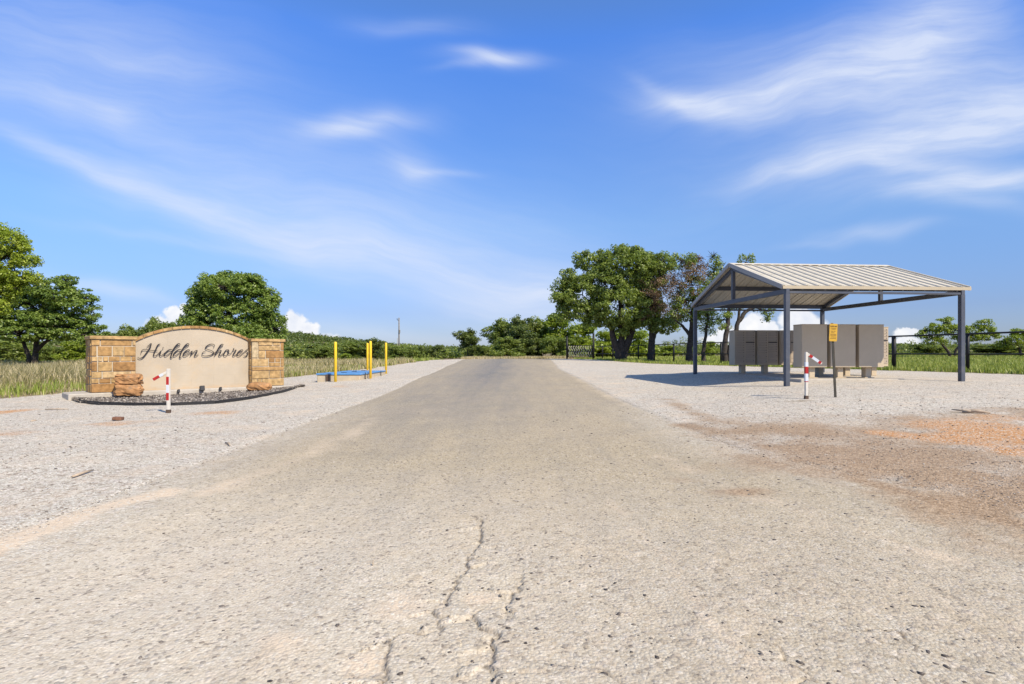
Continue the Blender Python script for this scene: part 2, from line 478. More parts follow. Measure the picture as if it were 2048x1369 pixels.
    rough_here = b.m('SUBTRACT', 1.0, b.m('MULTIPLY', b.m('MULTIPLY', rmask, 0.72), b.m('SUBTRACT', 1.0, b.attr('loose'))))
    hh = b.m('ADD', b.m('MULTIPLY', hg, rough_here), b.m('ADD', b.m('MULTIPLY', fine, 0.4), b.m('MULTIPLY', grit, 0.5)))
    b.link(b.bump(hh, 0.55, 0.011), p.inputs['Normal'])
    return m


M = {}
M['ground'] = ground_mat()
M['steel'] = simple('slate_blue_steel', (.07, .08, .105), 0.45, 0.0, 0.1, 3, dirt=((.2, .18, .16), 3.0, 0.25))
M['roof'] = simple('pale_roof_sheet', (.59, .54, .435), 0.45, 0.0, 0.05, 1.5, dirt=((.45, .40, .33), 1.2, 0.35))
M['trim'] = simple('tan_roof_trim', (.42, .36, .26), 0.5, 0.0, 0.06, 2)
M['gtrim'] = simple('grey_rake_trim', (.30, .295, .29), 0.5, 0.0, 0.06, 2)
M['box'] = simple('sandstone_powder_coat', (.48, .40, .29), 0.55, 0.0, 0.05, 3, bump=0.08, bscale=220, dirt=((.36, .30, .23), 2.0, 0.25))
M['boxdoor'] = simple('mailbox_door_coat', (.39, .325, .255), 0.5, 0.0, 0.05, 5)
M['dark'] = simple('dark_metal', (.03, .03, .034), 0.5)
M['black'] = simple('black_pipe_paint', (.012, .012, .013), 0.5, 0, 0.2)
M['conc'] = simple('concrete', (.42, .385, .335), 0.9, 0, 0.14, 4, 0.25, 60, dirt=((.28, .24, .19), 3.0, 0.4))
M['vconc'] = simple('tan_concrete', (.45, .385, .285), 0.9, 0, 0.12, 4, 0.2, 60, dirt=((.55, .33, .18), 2.2, 0.3))
M['blue'] = simple('blue_lid_paint', (.085, .235, .48), 0.55, 0, 0.18, 2.5, 0.15, 20, dirt=((.30, .36, .42), 4.0, 0.5))
M['yellow'] = simple('yellow_bollard_paint', (.86, .55, .035), 0.45, 0, 0.06, 5, dirt=((.55, .36, .08), 5.0, 0.3))
M['stucco'] = simple('cream_stucco', (.425, .365, .285), 0.95, 0, 0.09, 1.4, 0.25, 90, dirt=((.50, .36, .21), 1.3, 0.45))
def block_ghosts(m):
    # joints of the block wall showing faintly through the stucco, and red soil splashed along its foot
    b = NB(m.node_tree); p = m.node_tree.nodes['Principled BSDF']; c = p.inputs['Base Color'].links[0].from_socket
    sp = b.new('ShaderNodeSeparateXYZ'); b.link(b.new('ShaderNodeTexCoord').outputs['Object'], sp.inputs[0])
    br = b.new('ShaderNodeTexBrick'); b.link(b.comb(sp.outputs[0], sp.outputs[2]), br.inputs['Vector'])
    br.inputs['Scale'].default_value = 1.0; br.inputs['Brick Width'].default_value = .62; br.inputs['Row Height'].default_value = .30; br.inputs['Mortar Size'].default_value = .006; br.inputs['Mortar Smooth'].default_value = .6
    n = b.noise(b.comb(sp.outputs[0], sp.outputs[2]), 1.8, 4, .6)
    c = b.mix(b.m('MULTIPLY', br.outputs['Fac'], b.ss(n, .42, .6, 0, .38)), c, (.30, .23, .16))
    n2 = b.noise(b.comb(sp.outputs[0], sp.outputs[2]), 5, 5, .7)
    c = b.mix(b.ss(b.m('ADD', sp.outputs[2], b.m('MULTIPLY', n2, .28)), .46, .28, 0, .5), c, (.45, .27, .12))
    b.link(c, p.inputs['Base Color'])
block_ghosts(M['stucco'])
M['mortar'] = simple('mortar', (.47, .415, .33), 0.95, 0, 0.12, 6, 0.3, 60)
STONE_T = [(0, (.72, .48, .28)), (.25, (.92, .70, .44)), (.5, (1.02, .86, .60)), (.75, (1.25, 1.12, .90)), (.9, (1.3, 1.2, 1.0)), (1, (1.15, 1.2, 1.2))]
M['stone'] = simple('honey_limestone', (.37, .295, .195), 0.92, 0, 0.42, 8, 0.9, 24, tint=STONE_T, dirt=((.42, .24, .09), 5.0, 0.7))
M['rock'] = simple('rust_sandstone', (.35, .185, .08), 0.92, 0, 0.5, 5, 0.9, 16, dirt=((.16, .13, .095), 3.0, 0.9))
M['letter'] = simple('dark_letter_metal', (.035, .033, .038), 0.4, 0.3)
M['edge'] = simple('black_bed_edging', (.022, .022, .024), 0.6)
M['white'] = simple('chalky_white_paint', (.57, .54, .485), 0.6, 0, 0.08, 8, dirt=((.45, .38, .3), 8.0, 0.4))
M['refl'] = simple('silver_reflective_tape', (.58, .62, .68), 0.35, 0.1, 0.08, 30)
M['red'] = simple('red_reflective_tape', (.36, .02, .02), 0.35, 0, 0.15, 40)
M['rust'] = simple('rusty_steel_base', (.09, .06, .045), 0.8, 0, 0.3, 20)
M['sign'] = simple('yellow_notice_board', (.52, .31, .035), 0.55, 0, 0.1, 12, dirt=((.42, .26, .06), 14.0, 0.5))
M['ink'] = simple('dark_brown_ink', (.10, .045, .02), 0.6)
M['post'] = simple('dark_bronze_post', (.055, .05, .04), 0.55, 0.2, 0.25, 10)
M['wood'] = simple('weathered_wood', (.36, .29, .22), 0.9, 0, 0.3, 12, 0.4, 30)
M['pole'] = simple('grey_pole_wood', (.20, .185, .165), 0.9, 0, 0.25, 5)
M['bark'] = simple('oak_bark', (.05, .042, .036), 0.95, 0, 0.45, 7, 0.9, 14)
M['twig'] = simple('grey_brown_twig', (.16, .12, .09), 0.95, 0, 0.3, 7)
M['brick'] = simple('brown_brick', (.17, .085, .055), 0.9, 0, 0.3, 20, 0.5, 40)
M['gatebar'] = simple('dull_galvanised_bar', (.42, .40, .34), 0.6, 0.2, 0.2, 6)
M['mulch'] = simple('bed_mulch', (.20, .175, .155), 0.95, 0, 0.5, 40, 0.9, 60)
M['chip'] = leaf_mat('mulch_chip', [(0, (.07, .055, .045)), (.5, (.22, .19, .165)), (1, (.46, .42, .37))], 0.0)
M['peb'] = leaf_mat('loose_stone', [(0, (.09, .075, .065)), (.3, (.26, .22, .18)), (.75, (.46, .41, .345)), (1, (.62, .57, .50))], 0.0)
M['darkpeb'] = leaf_mat('dark_stone', [(0, (.05, .042, .038)), (.6, (.13, .11, .095)), (1, (.28, .24, .20))], 0.0)
G1 = [(0, (.018, .045, .008)), (.5, (.045, .098, .016)), (1, (.10, .165, .028))]
M['oak'] = leaf_mat('oak_leaf', [(0, (.08, .12, .025)), (.5, (.20, .265, .056)), (1, (.34, .41, .10))])
M['lime'] = leaf_mat('locust_leaf', [(0, (.14, .20, .02)), (.5, (.29, .37, .04)), (1, (.45, .50, .08))])
M['deep'] = leaf_mat('elm_leaf', [(0, (.08, .135, .028)), (.5, (.20, .285, .062)), (1, (.35, .43, .11))])
M['brush'] = leaf_mat('brush_leaf', [(0, (.08, .115, .024)), (.5, (.185, .245, .05)), (1, (.32, .37, .09))])
M['darkbrush'] = leaf_mat('dark_brush_leaf', [(0, (.06, .09, .022)), (.5, (.14, .185, .048)), (1, (.25, .29, .08))])
M['pale'] = leaf_mat('yellow_green_leaf', [(0, (.10, .15, .014)), (.5, (.22, .29, .03)), (1, (.34, .40, .055))])
M['dry'] = leaf_mat('dead_brown_leaf', [(0, (.10, .065, .038)), (.5, (.22, .145, .09)), (1, (.34, .245, .16))], 0.2)
M['grass'] = leaf_mat('green_grass', [(0, (.12, .18, .03)), (.5, (.27, .33, .065)), (.8, (.38, .40, .12)), (1, (.55, .47, .26))], 0.3)
M['hay'] = leaf_mat('dry_grass', [(0, (.16, .17, .05)), (.3, (.34, .30, .15)), (.7, (.55, .465, .30)), (1, (.72, .63, .46))], 0.3)


# ---------------------------------------------------------------- ground, road
def xl(y):   # left edge of the asphalt
    y = np.asarray(y, float)
    return -3.45 - np.clip(y - 18, 0, 60) * 0.028 - np.clip(4.5 - y, 0, 9) ** 1.35 * 0.10
def xr(y):
    y = np.asarray(y, float)
    return 2.45 + np.clip(y - 30, 0, 60) * 0.05 + np.clip(11.5 - y, 0, 10) * 0.05 + np.clip(6.5 - y, 0, 6) * .55


def crop(pts, ox, oy, sc): return [(ox + x / sc, oy + y / sc) for x, y in pts]
CR = [crop([(760, 250), (775, 330), (750, 390), (700, 470), (690, 540), (635, 580), (625, 640), (600, 690), (545, 740), (475, 775), (540, 800), (530, 870), (520, 890), (300, 905), (215, 940), (205, 1010), (235, 1090), (210, 1190)], 700, 960, 2.926),
      crop([(1030, 600), (960, 680), (930, 740), (720, 790), (735, 860), (800, 880), (855, 885), (860, 930), (840, 960), (835, 1010), (805, 1080), (820, 1120), (850, 1150), (860, 1197)], 700, 960, 2.926),
      crop([(1380, 1100), (1440, 1110), (1500, 1130), (1530, 1150), (1560, 1190)], 700, 960, 2.926),
      crop([(520, 945), (610, 980), (650, 1040), (690, 1080), (740, 1110), (790, 1150), (830, 1190)], 1348, 960, 2.926),
      crop([(1000, 860), (1080, 880), (1250, 880), (1330, 900), (1390, 950), (1430, 990)], 1348, 960, 2.926),
      crop([(880, 590), (930, 610), (965, 640)], 1348, 960, 2.926), crop([(1520, 650), (1590, 680), (1670, 720)], 1348, 960, 2.926), crop([(780, 320), (830, 330), (890, 345)], 1348, 960, 2.926)]
CRW = []
for i, pl in enumerate(CR):
    w = np.array([gp(min(u, 2047), min(v, 1368)) for u, v in pl])
    # break the straight runs
    out = [w[0]]
    for a, c in zip(w[:-1], w[1:]):
        n = max(2, int(np.hypot(*(c - a)) / 0.016))
        for k in range(1, n + 1): out.append(a + (c - a) * k / n)
    out = np.array(out)
    out += (np.c_[vnoise(np.arange(len(out)) * .7, np.zeros(len(out)), 5 + i), vnoise(np.arange(len(out)) * .7, np.zeros(len(out)) + 9, 8 + i)] - .5) * .045
    CRW.append(out)


def seg_sdf(x, y, line):
    """distance to a polyline and the side (+1 right of travel)"""
    best = np.full(x.shape, 9e9); side = np.zeros(x.shape)
    for a, c in zip(line[:-1], line[1:]):
        d = c - a; L2 = max((d ** 2).sum(), 1e-9)
        t = np.clip(((x - a[0]) * d[0] + (y - a[1]) * d[1]) / L2, 0, 1)
        ex = x - a[0] - t * d[0]; ey = y - a[1] - t * d[1]; q = ex * ex + ey * ey
        s = np.sign(d[0] * (y - a[1]) - d[1] * (x - a[0]))
        u = q < best; best = np.where(u, q, best); side = np.where(u, s, side)
    return np.sqrt(best), side


BL = []   # stains: (name, x, y, rx, ry, angle, k)
def stain(name, u, v, du, dv, k=1.0, ang=0.0):
    x, y = gp(u, v); rx = du / F * y
    y1 = gp(u, max(v - dv, 722))[1]; y0 = gp(u, min(v + dv, 1500))[1]
    BL.append((name, x, y, rx, max((y1 - y0) / 2, .12), ang, k))
def band(name, pts, wid, k=1.0):
    BL.append((name, np.array([gp(u, v) for u, v in pts]), wid, k))
for a in [('orange', 1965, 858, 130, 26, .9), ('brown', 1720, 930, 330, 42, .62), ('brown', 1500, 880, 140, 26, .5), ('orange', 1960, 872, 120, 13, 1.1), ('orange', 1880, 850, 50, 10, .8), ('orange', 2020, 838, 90, 14, .6), ('orange', 2030, 905, 60, 14, .9), ('orange', 2120, 880, 150, 25, 1),
          ('orange', 430, 826, 75, 7, .55), ('orange', 240, 848, 110, 9, .5), ('orange', 20, 868, 90, 8, .6), ('orange', 5, 826, 30, 8, .9), ('orange', 690, 772, 50, 5, .4), ('orange', 1640, 845, 60, 6, .25), ('orange', 2000, 860, 90, 26, .9),
          ('sand', 800, 1215, 85, 40, .8), ('sand', 730, 1330, 70, 40, .75), ('sand', 560, 1290, 110, 40, .6), ('sand', 960, 1200, 60, 12, .6), ('sand', 1010, 1330, 120, 40, .4), ('sand', 1620, 1100, 170, 30, .4), ('sand', 1480, 1230, 130, 30, .4), ('sand', 1850, 1110, 160, 25, .4),
          ('brown', 1730, 905, 130, 18, .75), ('brown', 1560, 862, 80, 10, .6), ('brown', 1900, 950, 140, 22, .85), ('brown', 2050, 995, 110, 22, .9), ('brown', 1480, 985, 90, 14, .5), ('brown', 1370, 960, 60, 10, .35), ('brown', 2060, 930, 60, 25, .6),
          ('soil', 30, 815, 40, 6, .5), ('soil', 1600, 802, 55, 3, .6), ('soil', 1880, 790, 30, 3, .35), ('soil', 1960, 806, 40, 3, .35), ('soil', 1930, 828, 80, 5, .5)]: stain(*a)
band('sand', [(-60, 1120), (60, 1070), (190, 1020), (330, 985)], .20, .9)
band('sand', [(420, 985), (520, 950), (640, 900), (760, 835)], .28, .5)
band('orange', [(1780, 868), (1900, 880), (2120, 915)], .26, .85)
band('brown', [(1380, 850), (1520, 890), (1720, 960), (2060, 1060)], .30, .55)
band('brown', [(1330, 800), (1440, 850), (1600, 880)], .20, .4)
band('sand', [(1300, 905), (1480, 985), (1700, 1060), (2060, 1160)], .25, .45)
band('sand', [(1220, 1000), (1340, 1130), (1420, 1250), (1540, 1369)], .10, .5)


def masks(x, y):
    m = {k: np.zeros(x.shape) for k in ('road', 'dust', 'orange', 'brown', 'sand', 'soil', 'crack', 'loose')}
    din = np.minimum(x - xl(y), xr(y) - x)
    softL = .38 + np.clip(9.5 - y, 0, 9) * .07 - .2 * smooth(16, 24, y); softR = np.where(y > 20, .45, .8)
    L = smooth(-softL, softL, x - xl(y)); Rr = smooth(-softR, softR, xr(y) - x)
    m['road'] = np.where((y > 0.2) & (y < 140), L * Rr, 0)
    side = smooth(-1.2, 2.0, x)                     # more dust on the right half
    m['dust'] = np.clip(.46 + .42 * side + .25 * smooth(-1.6, -3.2, x) + smooth(13, 5.5, y) * .45 - smooth(16, 30, y) * .10 - np.exp(-((x + .9) / .8) ** 2) * smooth(12, 22, y) * .3, 0, 1)
    m['loose'] = np.clip(smooth(6.5, 2.5, y) * .45 + smooth(1.1, .0, din) * smooth(14, 8, y) * .7, 0, 1)
    # grass ground
    left_edge = np.interp(y, [0, 10, 14.5, 17, 22, 28, 40, 55, 200], [-13.5, -13.3, -13.2, -13.0, -10.2, -8.7, -8.0, -7.3, -9])
    jig = (fbm(x * .6, y * .6, 3) - .5) * 1.2
    lft = smooth(-.5, .5, left_edge - x + jig)
    fx = 8.73 + (59.8 - y) * .211
    right_edge = np.interp(y, [0, 16, 20, 30, 40, 46, 52, 58, 66, 70, 200], [20, 17.2, 16.2, 13.6, 10.6, 9.0, 8.4, 8.2, 5.4, 5.4, 8])
    rgt = smooth(-.4, .4, x - right_edge + jig)
    m['soil'] = np.clip(np.maximum(np.where(y > 9, lft, 0), np.where(y > 9, rgt, 0)), 0, 1)
    far = smooth(66, 72, y); m['soil'] = np.maximum(m['soil'], far); m['road'] *= 1 - far
    m['brown'] = smooth(2.1, 3.4, x) * smooth(11.0, 8.4, y - (x - 6) * .10) * smooth(2.6, 3.8, y + (x - 3) * .25) * (.36 + .8 * (fbm(x * .5 + y * .3, y * 1.1 - x * .25, 51) - .35))
    m['sand'] = .5 * smooth(-2.6, -4.2, x) * smooth(.55, .75, fbm(x * .4, y * .8, 52)) * (y < 14) + .42 * smooth(1.6, 2.4, x) * smooth(5.5, 3.0, x) * smooth(8, 12, y) * smooth(60, 40, y)
    for bl in BL:
        if isinstance(bl[1], np.ndarray):
            d, _ = seg_sdf(x, y, bl[1]); g = np.exp(-(d / (bl[2] * (0.6 + .08 * y))) ** 2) * bl[3]
        else:
            _, cx, cy, rx, ry, an, k = bl
            g = np.exp(-(((x - cx) / rx) ** 2 + ((y - cy) / ry) ** 2)) * k
        m[bl[0]] = np.maximum(m[bl[0]], g)
    return m


def relief(x, y, m):
    """small ups and downs: broken asphalt edges near the camera, gravel swells"""
    z = (fbm(x * 1.1, y * 1.1, 11) - .5) * .05 * smooth(0, 1, np.abs(y)) + (fbm(x * 6, y * 6, 17) - .5) * .006
    near = (y > 1.6) & (y < 6.5) & (np.abs(x) < 5)
    if near.any():
        xn, yn = x[near], y[near]; dz = np.zeros(xn.shape); ck = np.zeros(xn.shape)
        for i, ln in enumerate(CRW):
            d, s = seg_sdf(xn, yn, ln)
            dep = (.022, .028, .02, .028, .02, .008, .008, .006)[i]
            low = s * (-1 if i in (0, 1) else 1)
            rag = .6 + .8 * fbm(xn * 9, yn * 9, 31 + i)
            wob = .5 + fbm(xn * 22, yn * 22, 61 + i)
            dz -= dep * .45 * np.exp(-(d / (.007 * wob)) ** 2) * rag
            dz -= dep * .45 * np.exp(-(d / .16) ** 2) * (low > 0) * rag
            ck = np.maximum(ck, np.exp(-(d / (.009 * wob)) ** 2) * np.clip(rag * 1.6 - .75, 0, 1))
        z[near] += dz; m['crack'][near] = np.maximum(m['crack'][near], ck)
    return z


def attrs_of(m): return {k: ('POINT', v.ravel()) for k, v in m.items()}
def gridfaces(nr, nc):
    i = np.arange(nr - 1)[:, None] * nc + np.arange(nc - 1)[None]
    return np.stack([i, i + 1, i + nc + 1, i + nc], -1).reshape(-1, 4)


def axis(lo, hi, d0, k, c=0.0):
    out = [c]
    while out[-1] < hi: out.append(out[-1] + d0 + k * abs(out[-1] - c))
    neg = [c]
    while neg[-1] > lo: neg.append(neg[-1] - d0 - k * abs(neg[-1] - c))
    return np.array(neg[:0:-1] + out)


gx = axis(-1500, 1500, .05, .022); gy = axis(-60, 2500, .035, .016, 2.0)
X, Yg = np.meshgrid(gx, gy)
mm = masks(X, Yg); Z = G(X, Yg)
hill = 26 * np.exp(-(((X + 330) / 170) ** 2 + ((Yg - 640) / 120) ** 2)) + 9 * np.exp(-(((X - 420) / 300) ** 2 + ((Yg - 700) / 120) ** 2)) + 5 * np.exp(-(((X + 60) / 260) ** 2 + ((Yg - 800) / 150) ** 2))
Z = Z + relief(X, Yg, mm) + hill
inside = np.minimum(X - xl(Yg), xr(Yg) - X)
Z -= np.where((Yg > 1.5) & (Yg < 69), np.clip(inside * .5, 0, .05), 0)
ground = mk('ground', np.c_[X.ravel(), Yg.ravel(), Z.ravel()], gridfaces(*X.shape), [M['ground']], smooth_sh=True, attrs=attrs_of(mm))
tag(ground, 'pale gravel and dirt ground with orange stains', None, kind='structure')

ys = [1.5]
while ys[-1] < 69.5: ys.append(ys[-1] + (.009 if ys[-1] < 3.5 else .009 + (ys[-1] - 3.5) * .02))
ys = np.array(ys)
t = np.linspace(0, 1, 900)
Yr = np.repeat(ys[:, None], len(t), 1); Xr = xl(ys)[:, None] * (1 - t) + xr(ys)[:, None] * t
mr = masks(Xr, Yr)
Zr = G(Xr, Yr) + relief(Xr, Yr, mr) + .004 * smooth(0, .05, np.minimum(t, 1 - t))[None] 
road = mk('road', np.c_[Xr.ravel(), Yr.ravel(), Zr.ravel()], gridfaces(*Xr.shape), [M['ground']], smooth_sh=True, attrs=attrs_of(mr))
tag(road, 'worn dusty grey asphalt road running to the crest', None, kind='structure')


# ---------------------------------------------------------------- loose stones
def stones(name, P, size, mat, flat=.6, tintlo=0.0):
    """many small irregular stones as one mesh"""
    n = len(P)
    base = np.array([(1, 0, 0), (-1, 0, 0), (0, 1, 0), (0, -1, 0), (0, 0, 1), (0, 0, -1),
                     (.62, .62, .45), (-.62, .62, .45), (-.62, -.62, .45), (.62, -.62, .45)], float)
    fc = np.array([(0, 6, 9), (0, 2, 6), (2, 7, 6), (2, 1, 7), (1, 8, 7), (1, 3, 8), (3, 9, 8), (3, 0, 9), (4, 6, 7), (4, 7, 8), (4, 8, 9), (4, 9, 6),
                   (5, 2, 0), (5, 1, 2), (5, 3, 1), (5, 0, 3)])
    sc = size[:, None] * np.c_[R.uniform(.7, 1.4, n), R.uniform(.6, 1.1, n), R.uniform(.35, .9, n) * flat]
    V = base[None] * R.uniform(.75, 1.25, (n, 10, 1)) * sc[:, None]
    a = R.uniform(0, 2 * np.pi, n); c, s = np.cos(a), np.sin(a)
    V = np.stack([V[..., 0] * c[:, None] - V[..., 1] * s[:, None], V[..., 0] * s[:, None] + V[..., 1] * c[:, None], V[..., 2]], -1)
    V += P[:, None]
    Fc = fc[None] + (np.arange(n) * 10)[:, None, None]
    tint = np.repeat(R.uniform(tintlo, 1, n), len(fc))
    return mk(name, V.reshape(-1, 3), Fc.reshape(-1, 3), [mat], attrs={'tint': ('FACE', tint)})


def scatter(n, y0, y1, fall=1.0):
    y = y0 * (y1 / y0) ** (R.uniform(0, 1, n) ** fall); x = R.uniform(-.98, .98, n) * y
    return x, y
x, y = scatter(85000, 2.0, 15)
keep = R.uniform(0, 1, len(x)) < np.where((fbm(x * .8, y * .8, 41) > .5) | (np.abs(x) > 3), 1, .35); x, y = x[keep], y[keep]
m_ = masks(x, y); z = G(x, y) + relief(x, y, m_)
sz = np.clip(R.lognormal(-5.45, .45, len(x)), .0028, .012) * (1 + np.clip(y - 5, 0, 9) * .06)
stn = stones('gravel', np.c_[x, y, z + sz * .02], sz, M['peb'])
tag(stn, 'loose pale and dark stones scattered over the ground', 'gravel', kind='stuff')


x, y = scatter(7000, 2.0, 11)
keep = R.uniform(0, 1, len(x)) < np.clip(.25 + .5 * (x > -.5) + (fbm(x * .7, y * .7, 43) - .5) * 1.6, .05, 1); x, y = x[keep], y[keep]
m_ = masks(x, y); z = G(x, y) + relief(x, y, m_)
sz = np.clip(R.lognormal(-5.0, .4, len(x)), .004, .014) * (1 + np.clip(y - 4, 0, 7) * .08)
tag(stones('dark_gravel', np.c_[x, y, z + sz * .2], sz, M['darkpeb']), 'scattered dark pebbles on the dusty surface', 'gravel', kind='stuff')


# ---------------------------------------------------------------- foliage
def tubes_mesh(paths, n=7):
    mb = MB()
    for pts, rad in paths: mb.tube(pts, rad, n, cap=True)
    return mb


def wobble(p, q, k, amp, rnd):
    p = Vector(p); q = Vector(q); out = []
    for i in range(k + 1):
        t = i / k; o = Vector((rnd.uniform(-1, 1), rnd.uniform(-1, 1), rnd.uniform(-.6, .6))) * amp * math.sin(math.pi * t)
        out.append(p.lerp(q, t) + o)
    return out


def leaves_arrays(C, rad, per, size, rng, up=.45, flat=.75, shape=.55):
    """leaf quads round clump centres C (n,3) with radii rad (n,)"""
    n = len(C); idx = np.repeat(np.arange(n), per)
    d = rng.normal(size=(len(idx), 3)); d /= np.linalg.norm(d, axis=1, keepdims=True)
    r = rng.uniform(.25, 1.0, len(idx)) ** .6
    off = d * (r * rad[idx])[:, None]; off[:, 2] *= flat
    c = C[idx] + off
    nrm = d * .75 + rng.normal(size=d.shape) * .5; nrm[:, 2] += up
    nrm /= np.linalg.norm(nrm, axis=1, keepdims=True)
    a = np.cross(nrm, rng.normal(size=d.shape)); a /= np.linalg.norm(a, axis=1, keepdims=True)
    b_ = np.cross(nrm, a)
    L = (size * rng.uniform(.6, 1.35, len(idx)))[:, None]
    dr = -np.array([0, 0, 1.0]) * L * .12
    V = np.stack([c - a * L * .5, c + b_ * L * shape * .5, c + a * L * .5 + dr, c - b_ * L * shape * .5], 1).reshape(-1, 3)
    Fq = np.arange(len(idx) * 4).reshape(-1, 4)
    ct = rng.uniform(-.22, .22, n)
    tint = np.clip(.5 + ct[idx] + rng.normal(0, .17, len(idx)), 0, 1)
    return V, Fq, tint


def sample_lobes(lobes, cr, rng, dens=1.0, shell=.62):
    """clump centres on and under the surface of ellipsoid lobes (x,y,z,rx,ry,rz)"""
    out = []
    for (x, y, z, a, b_, c) in lobes:
        area = 4 * math.pi * (((a * b_) ** 1.6 + (a * c) ** 1.6 + (b_ * c) ** 1.6) / 3) ** (1 / 1.6)
        n = max(3, int(dens * area / (cr * cr * 2.1)))
        d = rng.normal(size=(n, 3)); d /= np.linalg.norm(d, axis=1, keepdims=True)
        r = shell + (1 - shell) * rng.uniform(0, 1, n) ** .7
        r = np.where(rng.uniform(0, 1, n) < .06, r * 1.13, r)
        out.append(np.array([x, y, z]) + d * r[:, None] * np.array([a, b_, c]))
    return np.concatenate(out)


def make_tree(name, label, cat, base, lobes, trunks, leaf, cr=.42, per=70, size=.15, dens=1.0, seed=1, group=None, twigs=.6, extra=None, flat=.75, up=.45, shell=.62, bark='bark', kids=True, thick=1.0):
    """lobes and trunk paths in metres from the base. trunks: [(points, radii)]"""
    rng = np.random.default_rng(seed); rnd = random.Random(seed)
    root = thing(name, label, cat, base, 0, group)
    C = sample_lobes(lobes, cr, rng, dens, shell)
    rad = cr * rng.uniform(.65, 1.25, len(C))
    V, Fq, tint = leaves_arrays(C, rad, per, size, rng, up, flat)
    mk('crown', V, Fq, [M[leaf]], root, attrs={'tint': ('FACE', tint)})
    allC = C
    if extra:
        for (lb, mt, d2, per2, cr2, size2, pname, plabel) in extra:
            C2 = sample_lobes(lb, cr2, rng, d2, .35)
            if per2:
                V, Fq, tint = leaves_arrays(C2, cr2 * rng.uniform(.6, 1.2, len(C2)), per2, size2, rng, .1, .9, .4)
                o = mk(pname, V, Fq, [M[mt]], root, attrs={'tint': ('FACE', tint)})
                if plabel: o['label'] = plabel
            allC = np.concatenate([allC, C2])
            lobes = lobes + lb
    mb = MB(); nodes = []
    for pts, rr in trunks:
        pts = [Vector(p) for p in pts]; fine = []; fr = []
        for i in range(len(pts) - 1):
            seg = wobble(pts[i], pts[i + 1], 4, .05 * (pts[i + 1] - pts[i]).length, rnd)
            for k in range(4): fine.append(seg[k]); fr.append(rr[i] + (rr[i + 1] - rr[i]) * k / 4)
        fine.append(pts[-1]); fr.append(rr[-1])
        mb.tube(fine, [r * rnd.uniform(.9, 1.1) for r in fr], 9)
        nodes += [(p, r) for p, r in zip(fine[len(fine) // 3:], fr[len(fine) // 3:])]
    # limbs into each lobe, then twigs to clumps
    for (x, y, z, a, b_, c) in lobes:
        q = Vector((x, y, z)); p, r = min(nodes, key=lambda k: (k[0] - q).length + max(0, k[0].z - q.z) * 1.2)
        seg = wobble(p, q, 4, .08 * (q - p).length, rnd); r0 = min(r * .7, .13 * thick)
        mb.tube(seg, [r0 + (.03 * thick - r0) * i / 4 for i in range(5)], 6)
        nodes += [(s_, r0 * .6) for s_ in seg[1:]]
    NP = np.array([tuple(p) for p, _ in nodes])
    sel = np.nonzero(rng.uniform(0, 1, len(allC)) < twigs)[0]
    for i in sel:
        q = Vector(allC[i]); j = int(np.argmin(((NP - allC[i]) ** 2).sum(1)))
        mb.tube(wobble(NP[j], q, 3, .1 * (q - Vector(NP[j])).length, rnd), [.035 * thick, .026 * thick, .018 * thick, .008 * thick], 4, cap=False)
    mb.build('trunk', M[bark], root, True)
    return root


def px_lobes(L, u0, vb, Y, deep=.85, seed=3, yspread=.35):
    rnd = random.Random(seed); k = Y / F; out = []
    for (u, v, ru, rv) in L:
        out.append(((u - u0) * k, rnd.uniform(-yspread, yspread) * ru * k, (vb - v) * k, ru * k, max(ru, rv) * k * deep, rv * k))
    return out


def px_path(P, u0, vb, Y):
    k = Y / F; return [((u - u0) * k, (d if len(p) > 2 else 0), (vb - v) * k) for p in P for (u, v, d) in [(p + (0,))[:3]]]


def base_at(u, Y): x = (u - U0) / F * Y; return Vector((x, Y, g1(x, Y) - .03))
def vbase(u, Y): return HOR + (CH - base_at(u, Y).z) / Y * F


def ptree(name, label, cat, u, Y, lobes, trunks, leaf, extra=None, lseed=3, yspread=.35, deep=.85, **k):
    vb = vbase(u, Y)
    ex = [(px_lobes(e[0], u, vb, Y, deep, lseed + 5, yspread),) + e[1:] for e in extra] if extra else None
    return make_tree(name, label, cat, base_at(u, Y), px_lobes(lobes, u, vb, Y, deep, lseed, yspread),
                     [(px_path(p, u, vb, Y), r) for p, r in trunks], leaf, extra=ex, **k)


OAKS = 'oaks along the black fence'
ptree('oak_tree', 'largest full green oak with three stems beside the road end', 'tree', 1240, 50,
      [(1245, 535, 55, 42), (1165, 590, 48, 40), (1298, 560, 34, 46), (1168, 520, 20, 20), (1128, 590, 26, 34), (1240, 615, 60, 40), (1290, 620, 34, 34), (1190, 640, 26, 16), (1246, 652, 34, 16), (1210, 565, 50, 40), (1305, 522, 22, 18), (1122, 632, 14, 14), (1260, 505, 30, 14), (1140, 552, 16, 14), (1208, 515, 22, 16), (1165, 628, 30, 18)],
      [([(1240, 730), (1239, 706), (1228, 680), (1215, 640)], [.46, .40, .27, .16]), ([(1243, 730), (1243, 700), (1244, 670), (1240, 600)], [.42, .40, .26, .16]), ([(1243, 728), (1248, 705), (1262, 670), (1280, 600)], [.40, .34, .26, .15])],
      'oak', cr=.44, per=74, size=.20, dens=1.0, seed=11, group=OAKS, shell=.55)
